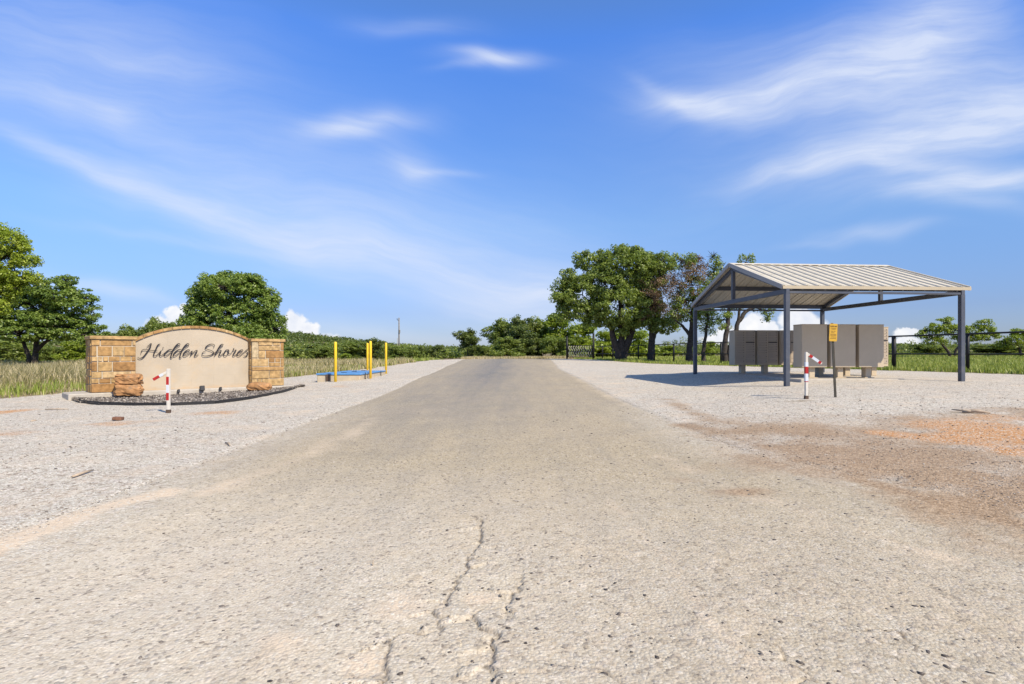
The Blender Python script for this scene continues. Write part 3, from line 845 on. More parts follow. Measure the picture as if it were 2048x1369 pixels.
ptree('oak_tree', 'oak with a dying brown crown next to the largest oak', 'tree', 1303, 49,
      [(1318, 528, 34, 22), (1290, 645, 26, 14), (1325, 652, 30, 14), (1345, 645, 20, 14), (1300, 560, 26, 18)],
      [([(1303, 728), (1302, 700), (1304, 676), (1300, 640)], [.32, .27, .24, .14]), ([(1304, 690), (1310, 668), (1330, 650), (1345, 640)], [.2, .14, .1, .06])],
      'oak', extra=[([(1300, 600, 28, 36), (1285, 565, 20, 24), (1322, 575, 32, 26), (1320, 620, 32, 20), (1290, 630, 24, 16)], 'dry', 1.0, 46, .42, .14, 'dead_foliage', 'dead brown leaves and bare twigs')],
      cr=.44, per=70, size=.18, seed=12, group=OAKS, twigs=.8)
ptree('oak_tree', 'half bare oak with brown twigs left of the shelter', 'tree', 1380, 45,
      [(1362, 522, 28, 16), (1385, 575, 34, 26), (1372, 625, 32, 22), (1428, 565, 16, 28), (1360, 600, 20, 18), (1430, 530, 14, 16), (1400, 615, 24, 20)],
      [([(1380, 733), (1379, 705), (1382, 670), (1385, 640), (1388, 590)], [.32, .26, .23, .18, .1]), ([(1381, 672), (1365, 652), (1350, 640)], [.17, .1, .06]), ([(1385, 640), (1410, 600), (1425, 560), (1435, 515)], [.16, .12, .08, .03])],
      'oak', extra=[([(1350, 570, 22, 36), (1395, 540, 36, 30), (1380, 560, 34, 40), (1360, 620, 26, 24)], 'dry', .9, 34, .42, .13, 'dead_foliage', 'dead brown leaves and bare twigs'), ([(1425, 515, 22, 14), (1400, 515, 20, 12), (1440, 540, 12, 24)], 'dry', 1.2, 0, .4, .12, 'bare_twigs', None)],
      cr=.40, per=48, size=.16, dens=.8, seed=13, group=OAKS, twigs=.9)
ptree('oak_tree', 'thin sparse oak just left of the shelter corner post', 'tree', 1407, 43.5,
      [(1415, 655, 18, 14), (1405, 625, 18, 20), (1425, 640, 14, 20), (1420, 600, 18, 24)],
      [([(1407, 732), (1406, 705), (1410, 680), (1414, 650), (1418, 600)], [.19, .15, .13, .10, .05])],
      'oak', cr=.38, per=45, size=.15, dens=.75, seed=14, group=OAKS, twigs=.9)
ptree('oak_tree', 'leaning forked oak behind the shelter and mailboxes', 'tree', 1456, 41,
      [(1493, 520, 16, 9), (1447, 640, 16, 20), (1530, 622, 16, 10), (1470, 590, 30, 26), (1500, 560, 36, 24), (1536, 636, 8, 8), (1480, 540, 18, 14), (1462, 680, 9, 8)],
      [([(1452, 732), (1447, 705), (1452, 670), (1456, 640), (1462, 580)], [.26, .21, .18, .14, .08]), ([(1458, 730), (1458, 705), (1468, 675), (1476, 645), (1490, 625), (1515, 612)], [.23, .2, .18, .16, .13, .07]), ([(1476, 645), (1485, 600), (1492, 525)], [.11, .08, .03])],
      'oak', cr=.36, per=48, size=.15, dens=.75, seed=15, group=OAKS, twigs=.9)

ptree('locust_tree', 'tall bright yellow green tree cut off at left edge', 'tree', -60, 28,
      [(18, 480, 40, 22), (50, 522, 24, 14), (5, 520, 36, 26), (38, 556, 36, 13), (-20, 585, 50, 30), (-40, 500, 50, 44), (-60, 560, 70, 60), (2, 612, 18, 16), (-20, 460, 34, 18), (40, 498, 22, 12), (20, 575, 26, 12), (12, 545, 20, 14)],
      [([(-60, 760), (-58, 690), (-45, 620), (-20, 540)], [.2, .17, .13, .06]), ([(-55, 680), (-10, 600), (30, 545)], [.12, .08, .04])],
      'lime', cr=.26, per=62, size=.115, dens=1.0, seed=21, up=.3)
ptree('elm_tree', 'dark green spreading tree above the dry grass', 'tree', 65, 37,
      [(95, 575, 48, 16), (60, 610, 60, 20), (150, 612, 44, 14), (110, 640, 66, 16), (178, 655, 28, 9), (15, 640, 46, 28), (60, 668, 60, 14), (148, 580, 22, 8), (120, 595, 50, 16), (190, 632, 14, 6), (30, 590, 40, 20), (130, 668, 52, 12), (170, 597, 20, 6), (60, 640, 60, 22), (130, 560, 22, 8), (185, 678, 22, 8), (205, 668, 12, 4)],
      [([(60, 738), (58, 715), (50, 695), (35, 665)], [.17, .14, .11, .07]), ([(68, 738), (70, 715), (72, 690), (78, 640), (90, 590)], [.2, .17, .14, .1, .04]), ([(71, 705), (90, 685), (130, 660), (170, 640)], [.13, .11, .08, .03])],
      'deep', cr=.29, per=46, size=.15, dens=1.0, seed=22, flat=.45, up=.9)
ptree('elm_tree', 'round dense green tree standing behind the entrance wall', 'tree', 465, 40,
      [(465, 578, 62, 30), (415, 615, 44, 36), (515, 615, 44, 36), (465, 640, 86, 40), (440, 568, 34, 18), (500, 565, 34, 16), (388, 655, 26, 24), (548, 655, 22, 26), (455, 555, 16, 12), (400, 590, 24, 18), (535, 592, 22, 16), (465, 675, 96, 24), (385, 610, 14, 8), (372, 640, 14, 8)],
      [([(465, 745), (464, 700), (462, 660), (460, 600)], [.28, .24, .2, .08])],
      'deep', cr=.32, per=50, size=.17, dens=1.05, seed=23, up=.8)


# shrubs and small trees of the scrub: three shapes, copied
def proto(leaf, seed, tall, wide, name, lab):
    rng = random.Random(seed); L = []
    for i in range(20):
        a = rng.uniform(0, 6.28); r = rng.uniform(.05, .68) * wide
        z = rng.uniform(.10, .84) * tall if i else .8 * tall; s = rng.uniform(.24, .44) * wide * (1.15 - z / tall * .5)
        L.append((r * math.cos(a), r * math.sin(a), z, s, s, s * .75))
    tr = [([(0, 0, 0), (.05, .03, tall * .3), (-.1, .1, tall * .6)], [.10, .08, .03]), ([(.1, 0, 0), (.3, .1, tall * .3), (.6, -.1, tall * .55)], [.07, .05, .02])]
    return make_tree(name, lab, 'shrub', (0, 0, -50), L, tr, leaf, cr=.40, per=58, size=.20, dens=.75, seed=seed, twigs=.3, shell=.5)


PR = {}
for i, (lf, tall, wide) in enumerate([('brush', 3.0, 1.9), ('darkbrush', 2.6, 2.0), ('pale', 2.8, 1.7), ('brush', 4.6, 2.0), ('darkbrush', 4.8, 2.1), ('brush', 3.4, 2.3)]):
    PR[i] = (proto(lf, 60 + i, tall, wide, 'shrub' if tall < 4 else 'small_tree', None), tall, wide)
used = set()


def put(kind, u, Y, top, wpx, label, cat='shrub', rz=0.0, group=None):
    """a scrub plant with its foot on the ground under column u at distance Y, its top at row top"""
    o, tall, wide = PR[kind]
    r = copy_tree(o) if kind in used else o
    used.add(kind)
    p = base_at(u, Y); h = (HOR - top) / F * Y + (CH - p.z); w = wpx / F * Y / 2
    r.location = p; r.rotation_euler = (0, 0, rz); r.scale = (w / wide, w / wide, h / tall / .98)
    tag(r, label, cat, group)
    return r


SC = 'scrub left of the road'; RD = 'trees past the road crest'; FR = 'scrub beyond the fence'
put(0, 20, 46, 672, 120, 'rough green shrub at the left edge under the yellow green tree', rz=1, group=SC)
put(5, 105, 47, 690, 90, 'low green shrub behind the trunk of the dark spreading tree', rz=2, group=SC)
put(2, 150, 44, 684, 80, 'bright green shrub left of the stone pillar', rz=.3, group=SC)
put(3, 200, 52, 662, 90, 'small tree peeping over the left stone pillar', 'tree', rz=4, group=SC)
put(3, 262, 50, 646, 80, 'small tree above the left shoulder of the arched wall', 'tree', rz=1.2, group=SC)
put(5, 318, 50, 636, 84, 'bushy green top just left of the round tree behind the wall', 'tree', rz=2.2, group=SC)
put(1, 600, 62, 694, 80, 'dark shrub to the right of the right stone pillar', rz=.6, group=SC)
put(5, 650, 58, 693, 80, 'green shrub behind the frontmost yellow bollard', rz=3, group=SC)
put(3, 705, 48, 680, 80, 'left of the two bushy trees behind the yellow bollards', 'tree', rz=.5, group=SC)
put(4, 748, 49, 674, 78, 'taller right one of the two bushy trees behind yellow bollards', 'tree', rz=2.5, group=SC)
put(2, 690, 44, 708, 46, 'low light green bush behind the concrete vault', rz=1.5, group=SC)
put(0, 792, 60, 692, 60, 'green shrub at the foot of the utility pole', rz=1.9, group=SC)
put(1, 850, 80, 693, 70, 'dark rounded shrub between utility pole and the road crest', rz=.9, group=SC)
put(0, 885, 84, 700, 60, 'low shrub beside the lone bushy tree at the crest', rz=2.9, group=SC)
put(0, 628, 66, 687, 76, 'rounded shrub rising above the scrub right of the stone wall', rz=2.3, group=SC)
put(3, 660, 72, 684, 60, 'small crown just left of the frontmost yellow bollard', 'tree', rz=1.3, group=SC)
put(5, 768, 64, 689, 56, 'shrub rising behind the farthest right yellow bollard', rz=3.9, group=SC)
put(0, 822, 72, 694, 62, 'shrub standing just right of the utility pole', rz=.4, group=SC)
put(1, 872, 78, 690, 48, 'tallest dark knob of scrub left of the crest', rz=2.8, group=SC)
put(4, 935, 76, 655, 78, 'lone bushy tree at the left side of the crest', 'tree', rz=.2, group=RD)
put(0, 968, 74, 690, 40, 'low bush between the lone tree and the tree row', rz=1.1, group=RD)
put(3, 1005, 78, 634, 100, 'leftmost tree of the row past the crest', 'tree', rz=2, group=RD)
put(4, 1040, 76, 628, 90, 'tallest dark tree of the row past the crest', 'tree', rz=3.3, group=RD)
put(3, 1080, 78, 630, 100, 'broad tree in the middle of the row past the crest', 'tree', rz=.8, group=RD)
put(2, 1120, 75, 629, 100, 'yellow green tree left of the slatted gate', 'tree', rz=4.1, group=RD)
put(4, 1060, 72, 662, 90, 'low dark tree in front of the row past the crest', 'tree', rz=5, group=RD)
put(2, 1165, 72, 648, 100, 'yellow green tree right behind the slatted gate', 'tree', rz=2.4, group=RD)
put(5, 1110, 70, 672, 90, 'dense bush left of the gate post', rz=1.4, group=RD)
put(0, 1012, 71, 672, 90, 'dense bush under the leftmost tree of the row', rz=2.7, group=RD)
put(2, 1215, 74, 664, 100, 'light green bush seen left of the big oak stems', rz=.4, group=FR)
put(2, 1278, 72, 662, 90, 'light green bush seen right of the big oak stems', rz=3.6, group=FR)
put(2, 1335, 95, 692, 60, 'low bush between the second and third oak', rz=1.7, group=FR)
put(2, 1420, 80, 684, 40, 'bright bush between the thin oak and the mailboxes', rz=2.1, group=FR)
put(5, 1990, 75, 688, 120, 'green scrub behind the fence right of the corner post', rz=2.2, group=FR)
put(0, 1850, 90, 688, 90, 'green scrub under the left side of the flat topped tree', rz=.7, group=FR)
ptree('mesquite_tree', 'flat topped airy tree in the field behind the right shelter post', 'tree', 1906, 50,
      [(1880, 655, 28, 9), (1860, 668, 24, 8), (1912, 660, 26, 10), (1960, 660, 28, 9), (1940, 675, 30, 9), (1890, 642, 16, 6), (1965, 647, 16, 6), (1985, 672, 18, 8), (1870, 682, 22, 7), (1850, 660, 10, 5)],
      [([(1904, 722), (1897, 705), (1885, 690), (1868, 675)], [.13, .11, .08, .03]), ([(1908, 722), (1912, 700), (1935, 680), (1962, 660)], [.12, .1, .07, .03])],
      'pale', cr=.34, per=44, size=.15, dens=.8, seed=31, flat=.5, up=.6)
ptree('mesquite_tree', 'airy tree at the right edge behind the fence rails', 'tree', 2045, 48,
      [(2030, 680, 30, 10), (2055, 668, 26, 9), (2080, 680, 30, 12), (2012, 690, 18, 7), (2040, 664, 16, 6)],
      [([(2046, 725), (2040, 700), (2028, 682)], [.11, .09, .03]), ([(2048, 725), (2056, 695), (2072, 678)], [.1, .08, .03])],
      'pale', cr=.34, per=44, size=.15, dens=.8, seed=32, flat=.5, up=.6)


# far woods that read as one mass
def wood(name, label, rows, leaf, seed, per=26, size=.5, cr=1.0):
    """rows of (x, y, top height above eye)"""
    rng = np.random.default_rng(seed); C = []
    for (x0, y0, x1, y1, h0, h1, n) in rows:
        t = rng.uniform(0, 1, n); x = x0 + (x1 - x0) * t + rng.normal(0, 2.5, n); y = y0 + (y1 - y0) * t + rng.normal(0, 4, n)
        top = CH + h0 + (h1 - h0) * t + (fbm(x * .30, y * .06, seed) - .5) * np.minimum(3.6, 1.2 + y * .02)
        z0 = G(x, y); z = z0 + (top - z0) * np.clip(rng.uniform(0.1, 1.0, n), 0, 1) ** .7
        C.append(np.c_[x, y, z])
    C = np.concatenate(C)
    V, Fq, tint = leaves_arrays(C, cr * rng.uniform(.6, 1.3, len(C)), per, size, rng, .8)
    tint = np.clip(tint + np.repeat((fbm(C[:, 0] * .22, C[:, 1] * .1, seed + 9) - .45) * 1.3, per), 0, 1)
    o = mk(name, V, Fq, [M[leaf]], attrs={'tint': ('FACE', tint)})
    return tag(o, label, 'woods', kind='stuff')


wood('far_woods', 'mass of low green scrub left of the road',
     [(-75, 62, -20, 62, .15, .3, 420), (-62, 85, -8, 100, 1.1, .7, 700), (-90, 120, -5, 130, 2.3, 1.1, 700), (-150, 80, -60, 60, 1.5, 1.6, 400), (-22, 75, -9, 85, .3, .3, 160)], 'brush', 71, 34, .36, .8)
wood('far_woods', 'dark line of trees along the right horizon',
     [(14, 110, 140, 100, 1.2, 1.8, 900), (20, 140, 190, 130, 2.3, 2.6, 800)], 'darkbrush', 72, 30, .42, .9)
# wooded ridges
def ridge():
    rng = np.random.default_rng(5); C = []
    for cx, cy, sx, sy, n in [(-330, 640, 190, 90, 2600), (420, 700, 330, 80, 2200), (-60, 800, 300, 80, 1200)]:
        x = cx + rng.normal(0, 1, n) * sx * .8; y = cy + rng.uniform(-1.2, .4, n) * sy
        hz = 26 * np.exp(-(((x + 330) / 170) ** 2 + ((y - 640) / 120) ** 2)) + 9 * np.exp(-(((x - 420) / 300) ** 2 + ((y - 700) / 120) ** 2)) + 5 * np.exp(-(((x + 60) / 260) ** 2 + ((y - 800) / 150) ** 2))
        C.append(np.c_[x, y, G(x, y) + hz + rng.uniform(.5, 4.0, n)])
    C = np.concatenate(C)
    V, Fq, tint = leaves_arrays(C, 3.4 * rng.uniform(.6, 1.3, len(C)), 14, 2.6, rng)
    tag(mk('hill_woods', V, Fq, [M['darkbrush']], attrs={'tint': ('FACE', tint * .8)}), 'distant wooded ridge along the horizon', 'woods', kind='stuff')
ridge()


# ---------------------------------------------------------------- grass
def blades(name, label, x, y, h, w, mat, seed, lean=.35, tlo=0., thi=1.):
    rng = np.random.default_rng(seed); n = len(x); z = G(x, y) - .02
    a = rng.uniform(0, 2 * np.pi, n); d = np.c_[np.cos(a), np.sin(a), np.zeros(n)]
    s = np.c_[-np.sin(a), np.cos(a), np.zeros(n)]
    b0 = np.c_[x, y, z]; hh = h * rng.uniform(.55, 1.25, n)
    ln = rng.uniform(.1, 1, n) * lean
    mid = b0 + np.c_[d[:, :2] * (hh * ln * .35)[:, None], hh * .6]
    tip = b0 + np.c_[d[:, :2] * (hh * ln)[:, None], hh]
    ww = (w * rng.uniform(.6, 1.3, n))[:, None]
    V = np.stack([b0 - s * ww, b0 + s * ww, mid + s * ww * .7, tip, mid - s * ww * .7], 1).reshape(-1, 3)
    i = (np.arange(n) * 5)[:, None]
    Fq = np.concatenate([np.c_[i, i + 1, i + 2, i + 4]], 0); Ft = np.c_[i + 4, i + 2, i + 3]
    # tips as degenerate-free quads: build two meshes' faces in one by triangles
    T = np.concatenate([Fq[:, [0, 1, 2]], Fq[:, [0, 2, 3]], Ft])
    tn = np.clip(rng.uniform(tlo, thi, n) * .7 + .3 * fbm(x * .35, y * .35, seed), 0, 1)
    o = mk(name, V, T, [mat], attrs={'tint': ('FACE', np.tile(tn, 3))})
    return tag(o, label, 'grass', kind='stuff')


def field(n, x0, x1, y0, y1, mask_fn, seed):
    rng = np.random.default_rng(seed); y = y0 * (y1 / y0) ** rng.uniform(0, 1, n); x = rng.uniform(x0, x1, n)
    k = mask_fn(x, y); return x[k], y[k]


def onsoil(x, y): return masks(x, y)['soil'] > R.uniform(.3, .8, len(x))
x, y = field(130000, -34, -7, 14.6, 45, lambda x, y: onsoil(x, y) & (np.abs(x) < y * 1.0 + 1) & ((x < -12) | (y > 20)), 1)
hgt = np.where((x < -13) | (y > 34), .54, .30) * (.35 + 1.1 * fbm(x * .3, y * .3, 9)) * np.where(fbm(x * .15, y * .15, 77) > .3, 1, .6)
edge = np.clip(((-13.2 - x) / 1.5), .25, 1); hgt = np.where(y < 18, hgt * edge, hgt)
blades('dry_grass', 'tall pale dry grass left of the entrance wall and by the scrub', x, y, hgt, .005 + .00035 * y, M['hay'], 2, 1.0)
x, y = field(60000, -34, -7, 14.6, 60, lambda x, y: onsoil(x, y) & (np.abs(x) < y * 1.0 + 1), 3)
blades('green_grass', 'short green grass at the foot of the dry grass', x, y, .16 + .22 * fbm(x * .4, y * .4, 4), .006 + .0004 * y, M['grass'], 4, .6)
x, y = field(200000, 7, 62, 17, 75, lambda x, y: onsoil(x, y) & (np.abs(x) < y * 1.0 + 1), 5)
blades('green_grass', 'green grass of the field beyond the black fence', x, y, .10 + .26 * fbm(x * .5, y * .5, 6) ** 1.3, .006 + .0004 * y, M['grass'], 6, .7)
x, y = field(26000, -6, 9, 66, 80, lambda x, y: np.ones(len(x), bool), 7)
blades('dry_grass', 'straw coloured grass fringe past the road crest', x, y, .14 + .30 * fbm(x * .3, y * .3, 8), .03, M['hay'], 8, .8, .3, 1)


# ---------------------------------------------------------------- entrance wall
L0 = Vector((-11.17, 15.10, 0)); L1 = Vector((-7.51, 18.75, 0))
Dw = (L1 - L0).normalized(); WL = (L1 - L0).length
Nb = Vector((-Dw.y, Dw.x, 0))                      # away from the viewer
WT = math.atan2(Dw.y, Dw.x)
def wall_s(u, v=700, back=0.0):
    """local (s, z) of the wall plane seen at u, v"""
    d = Vector(((u - U0) / F, 1, -(v - HOR) / F)); o = L0 + Nb * back
    k = o.dot(Nb) / d.dot(Nb); p = d * k
    return (p - o).dot(Dw), CH + p.z
ZB = CH - 1.045; ZT = CH + .48
wall = thing('entrance_wall', 'stone and stucco entrance wall lettered Hidden Shores with an arched top', 'sign wall', (L0.x, L0.y, 0), WT)
# local frame: x along the wall, y away from the viewer, z up
sP1 = wall_s(272)[0]; sA = wall_s(272, 700, .27)[0]; sB = wall_s(498, 700, .27)[0]; sP2 = wall_s(503.5)[0]; sE = WL
mb = MB(); mb.box(-.50, sE + .35, -.16, .98, ZB - .4, ZB, ch=.02); mb.build('footing', M['conc'], wall)


def stone_pillar(s0, s1, rows, fx0, fx1, fy0, fy1, seed, depth):
    rnd = random.Random(seed); mb = MB()
    zt = ZT - .095
    mb.cur = 0; mb.box(s0 + .018, s1 - .018, .018, depth - .018, ZB - .02, zt)
    mb.cur = 1; g = .011
    for (xa, xb, ya, yb) in rows:
        a = s0 + (xa - fx0) / (fx1 - fx0) * (s1 - s0); c = s0 + (xb - fx0) / (fx1 - fx0) * (s1 - s0)
        t1 = zt - (ya - fy0) / (fy1 - fy0) * (zt - ZB); t0 = zt - (yb - fy0) / (fy1 - fy0) * (zt - ZB)
        mb.tint = rnd.choice([.08, .2, .3, .35, .45, .5, .55, .62, .75, .25, .42, .82])
        if yb - ya > 150: mb.tint = .97
        pr = rnd.uniform(.0, .016)
        mb.box(a + g * rnd.uniform(.6, 1.3), c - g * rnd.uniform(.6, 1.3), -pr, .06, t0 + g * rnd.uniform(.6, 1.3), t1 - g * rnd.uniform(.6, 1.3), ch=.008)
    # the two ends and the back
    for (ends, nx) in ((s0, -1), (s1, 1)):
        z = ZB
        while z < zt - .03:
            h = min(rnd.choice([.13, .18, .22, .26]), zt - z)
            if zt - z - h < .07: h = zt - z
            cut = rnd.uniform(.35, .65) * depth
            for (a, c) in ((.072, cut), (cut, depth)):
                mb.tint = rnd.choice([.15, .3, .45, .55, .3]); pr = rnd.uniform(0, .012)
                x0, x1 = (ends - pr, ends + .05) if nx < 0 else (ends - .05, ends + pr)
                mb.box(x0, x1, a + g, c - g, z + g, z + h - g, ch=.008)
            z += h
    o = mb.build('pillar', [M['mortar'], M['stone']], wall)
    cb = MB(); cb.tint = .52
    n = max(1, round((s1 - s0) / .75))
    for k in range(n):
        a = s0 - .03 + (s1 - s0 + .06) * k / n; c = s0 - .03 + (s1 - s0 + .06) * (k + 1) / n
        cb.tint = rnd.choice([.5, .6, .66]); cb.box(a + (.003 if k else 0), c, -.045, depth + .045, zt + .001, ZT, ch=.012)
    cb.build('cap_stone', M['stone'], o)
    return o


rowsL = [(130, 250, 250, 335), (250, 680, 250, 335), (680, 735, 250, 335), (130, 205, 335, 470), (212, 410, 335, 470), (410, 570, 335, 470), (570, 735, 335, 470),
         (130, 215, 470, 540), (215, 282, 470, 540), (282, 358, 470, 540), (358, 515, 470, 540), (515, 670, 470, 540), (670, 735, 470, 540), (130, 213, 540, 668), (213, 410, 540, 668), (410, 735, 540, 668),
         (130, 275, 668, 758), (275, 660, 668, 758), (660, 735, 668, 758), (130, 232, 758, 825), (232, 390, 758, 825), (390, 735, 758, 825), (130, 735, 825, 945)]
stone_pillar(0, sP1, rowsL, 130, 735, 250, 945, 3, .78)
rowsR = [(810, 890, 285, 492), (890, 1080, 285, 335), (1080, 1180, 285, 335), (1180, 1228, 285, 395), (890, 1180, 335, 395), (890, 985, 395, 492), (985, 1228, 395, 492), (810, 1025, 492, 598), (1025, 1108, 492, 546), (1108, 1182, 492, 546),
         (1025, 1182, 546, 598), (1182, 1228, 492, 598), (810, 1228, 598, 650), (810, 1032, 650, 752), (1032, 1180, 650, 752), (1180, 1228, 650, 752), (810, 880, 752, 848), (880, 935, 752, 848), (935, 1228, 752, 848)]
stone_pillar(sP2, sE, rowsR, 810, 1228, 285, 848, 9, .62)
# arched stucco panel between the pillars, standing back .27 m
pA, pB = sP1 - .01, sP2 + .01
def on_panel(u, v): s, z = wall_s(u, v, .27); return s, z
arc = [on_panel(u, v) for u, v in [(272, 683), (300, 671), (330, 663), (360, 659), (392, 657.5), (420, 659), (450, 665), (475, 673), (499, 684)]]
def arch(s):
    xs = [a[0] for a in arc]; zs = [a[1] for a in arc]; p = np.polyfit(xs, zs, 4); return float(np.polyval(p, s))
ns = 40; ss_ = [pA + (pB - pA) * i / ns for i in range(ns + 1)]
mb = MB()
poly = [(s, arch(s)) for s in ss_]
Mx = Matrix(((1, 0, 0, 0), (0, 0, -1, 0), (0, 1, 0, 0), (0, 0, 0, 1)))   # (x,y,z)->(x,-z,y)
mb.prism([(pA, ZB - .02), (pB, ZB - .02)] + poly[::-1], -.50, -.27, Mx)
mb.build('stucco_panel', M['stucco'], wall)
cb = MB(); rnd = random.Random(4); ncap = 13
for k in range(ncap):
    a = pA + (pB - pA) * k / ncap + .004; c = pA + (pB - pA) * (k + 1) / ncap - .004
    xs = [a + (c - a) * i / 3 for i in range(4)]
    top = [(x, arch(x) + .078 + (.004 if k % 2 else 0)) for x in xs]; bot = [(x, arch(x) + .002) for x in xs]
    cb.tint = rnd.choice([.15, .25, .35, .5, .66]); cb.prism(bot + top[::-1], -.54, -.225, Mx)
cb.build('arch_cap', M['stone'], wall)

# lettering: script strokes, stood off the panel
def stroke(mb, pts, ox, tw=(19, 40), sc=16.787):
    P = [on_panel(ox + x / sc, 675 + y / sc) for x, y in pts]
    P = np.array(P); out = []
    n = len(P)
    for i in range(n - 1):
        p0, p1, p2, p3 = P[max(i - 1, 0)], P[i], P[i + 1], P[min(i + 2, n - 1)]
        for k in range(6):
            t = k / 6
            out.append(.5 * (2 * p1 + (p2 - p0) * t + (2 * p0 - 5 * p1 + 4 * p2 - p3) * t * t + (3 * p1 - p0 - 3 * p2 + p3) * t ** 3))
    out.append(P[-1]); Q = np.array(out)
    T = np.gradient(Q, axis=0); T /= np.linalg.norm(T, axis=1, keepdims=True) + 1e-9
    kx = 1 / (sc * 68)                             # metres per crop unit
    down = np.clip(-T[:, 1] * .85 + -T[:, 0] * .35, 0, 1)
    down = np.convolve(np.pad(down, 4, 'edge'), np.ones(9) / 9, 'valid')
    w = (tw[0] + (tw[1] - tw[0]) * down ** 1.2) * kx
    w *= np.clip(np.minimum(np.arange(len(Q)), np.arange(len(Q))[::-1]) / 4, .35, 1)
    Nn = np.c_[-T[:, 1], T[:, 0]]
    yb = .27 - .052
    V = []
    for q, nn, ww in zip(Q, Nn, w):
        for (o, dy) in ((1, 0), (.6, -.007), (-.6, -.007), (-1, 0), (-.6, .007), (.6, .007)):
            V.append((q[0] + nn[0] * ww * .5 * o, yb + dy, q[1] + nn[1] * ww * .5 * o))
    m = len(Q)
    mb.add(V, [[i * 6 + j, i * 6 + (j + 1) % 6, (i + 1) * 6 + (j + 1) % 6, (i + 1) * 6 + j] for i in range(m - 1) for j in range(6)] + [list(range(6))[::-1], [(m - 1) * 6 + j for j in range(6)]])


dd = [(1288, 455), (1265, 422), (1190, 412), (1095, 470), (1012, 560), (1022, 622), (1090, 604), (1185, 530), (1275, 450), (1340, 395), (1450, 310), (1525, 250), (1505, 213), (1450, 230), (1370, 310), (1290, 440), (1245, 560), (1215, 660), (1235, 692), (1290, 640)]
word1 = [[(405, 320), (470, 280), (530, 225), (560, 215), (540, 300), (490, 400), (430, 490), (350, 600), (270, 680), (190, 705), (130, 690), (105, 660)],
         [(215, 560), (230, 480), (280, 420), (350, 405), (450, 420), (560, 440), (680, 445), (790, 440)],
         [(880, 228), (820, 240), (770, 290), (720, 400), (670, 500), (645, 590), (660, 625), (720, 620), (790, 560), (850, 500), (905, 430)],
         [(905, 430), (870, 510), (845, 580), (870, 620), (930, 600), (1000, 540), (1040, 500)], [(972, 330), (945, 388)],
         dd, [(x + 302, y + 2) for x, y in dd],
         [(1640, 570), (1750, 510), (1845, 445), (1820, 420), (1740, 450), (1650, 540), (1640, 610), (1690, 630), (1790, 580), (1880, 500), (1940, 450)],
         [(1940, 450), (1915, 530), (1865, 640)], [(1870, 620), (1964, 520), (2044, 455), (2099, 440), (2084, 500), (2024, 590), (2024, 635), (2074, 622), (2164, 550)]]
word2 = [[(680, 350), (722, 265), (640, 230), (530, 255), (430, 330), (430, 380), (520, 415), (630, 455), (690, 505), (660, 565), (560, 612), (420, 632), (330, 612), (300, 560), (350, 490), (440, 470)],
         [(620, 600), (720, 530), (850, 410), (980, 290), (1012, 250), (980, 235), (920, 270), (840, 390), (770, 530), (715, 640)],
         [(740, 600), (830, 500), (920, 440), (942, 455), (900, 540), (870, 600), (900, 628), (980, 570), (1030, 520)],
         [(1190, 425), (1120, 430), (1060, 500), (1030, 580), (1060, 622), (1130, 600), (1195, 520), (1205, 450), (1175, 420), (1180, 520), (1220, 560), (1290, 520)],
         [(1280, 540), (1375, 375), (1345, 425), (1400, 432), (1445, 430), (1400, 500), (1340, 590), (1360, 625), (1430, 590), (1500, 530)],
         [(1490, 570), (1600, 505), (1672, 440), (1640, 420), (1560, 460), (1490, 540), (1490, 612), (1550, 625), (1640, 560), (1740, 470)],
         [(1700, 520), (1790, 430), (1865, 378), (1900, 392)], [(1770, 445), (1830, 530), (1815, 600), (1745, 640), (1690, 610)]]
for wd, ox in ((word1, 268), (word2, 385)):
    lb = MB()
    for st in wd: stroke(lb, st, ox)
    lb.build('lettering', M['letter'], wall)


# planting bed in front of the wall
def to_wall(u, v):
    x, y = gp(u, v); p = Vector((x, y, 0)) - L0; return p.dot(Dw), p.dot(Nb)
edge_px = [(141, 797), (158, 806), (200, 810), (270, 812), (350, 812), (430, 808), (500, 799), (560, 787), (592, 778), (598, 774)]
EW = [gp(u, v) for u, v in edge_px]
bed = thing('planting_bed', 'curved mulch bed with black edging below the entrance wall', 'planting bed', (0, 0, 0))
mb = MB()
for (a, c) in zip(EW[:-1], EW[1:]):
    mb.bar((a[0], a[1], g1(*a) + .03), (c[0], c[1], g1(*c) + .03), .025, .08)
mb.build('edging', M['edge'], bed)
inner = []
for i in range(len(EW)):
    s, n = (Vector((EW[i][0], EW[i][1], 0)) - L0).dot(Dw), (Vector((EW[i][0], EW[i][1], 0)) - L0).dot(Nb)
    p = L0 + Dw * s + Nb * (-.165); inner.append((p.x, p.y))
mb = MB(); rows = 8; grid = []
for i in range(len(EW)):
    for k in range(rows + 1):
        t = k / rows; x = EW[i][0] * (1 - t) + inner[i][0] * t; y = EW[i][1] * (1 - t) + inner[i][1] * t
        grid.append((x, y, g1(x, y) + .035 + .015 * math.sin(t * 3.1) + .02 * random.random()))
mb.add(grid, [[i * (rows + 1) + k, (i + 1) * (rows + 1) + k, (i + 1) * (rows + 1) + k + 1, i * (rows + 1) + k + 1] for i in range(len(EW) - 1) for k in range(rows)])
mu = mb.build('mulch', M['mulch'], bed, True)
n = 9000; ti = R.uniform(0, len(EW) - 1.001, n); i0 = ti.astype(int); f = ti - i0; tt = R.uniform(0.02, 1, n)
EA = np.array(EW); IA = np.array(inner); e = EA[i0] * (1 - f)[:, None] + EA[i0 + 1] * f[:, None]; q = IA[i0] * (1 - f)[:, None] + IA[i0 + 1] * f[:, None]
pp = e * (1 - tt)[:, None] + q * tt[:, None]
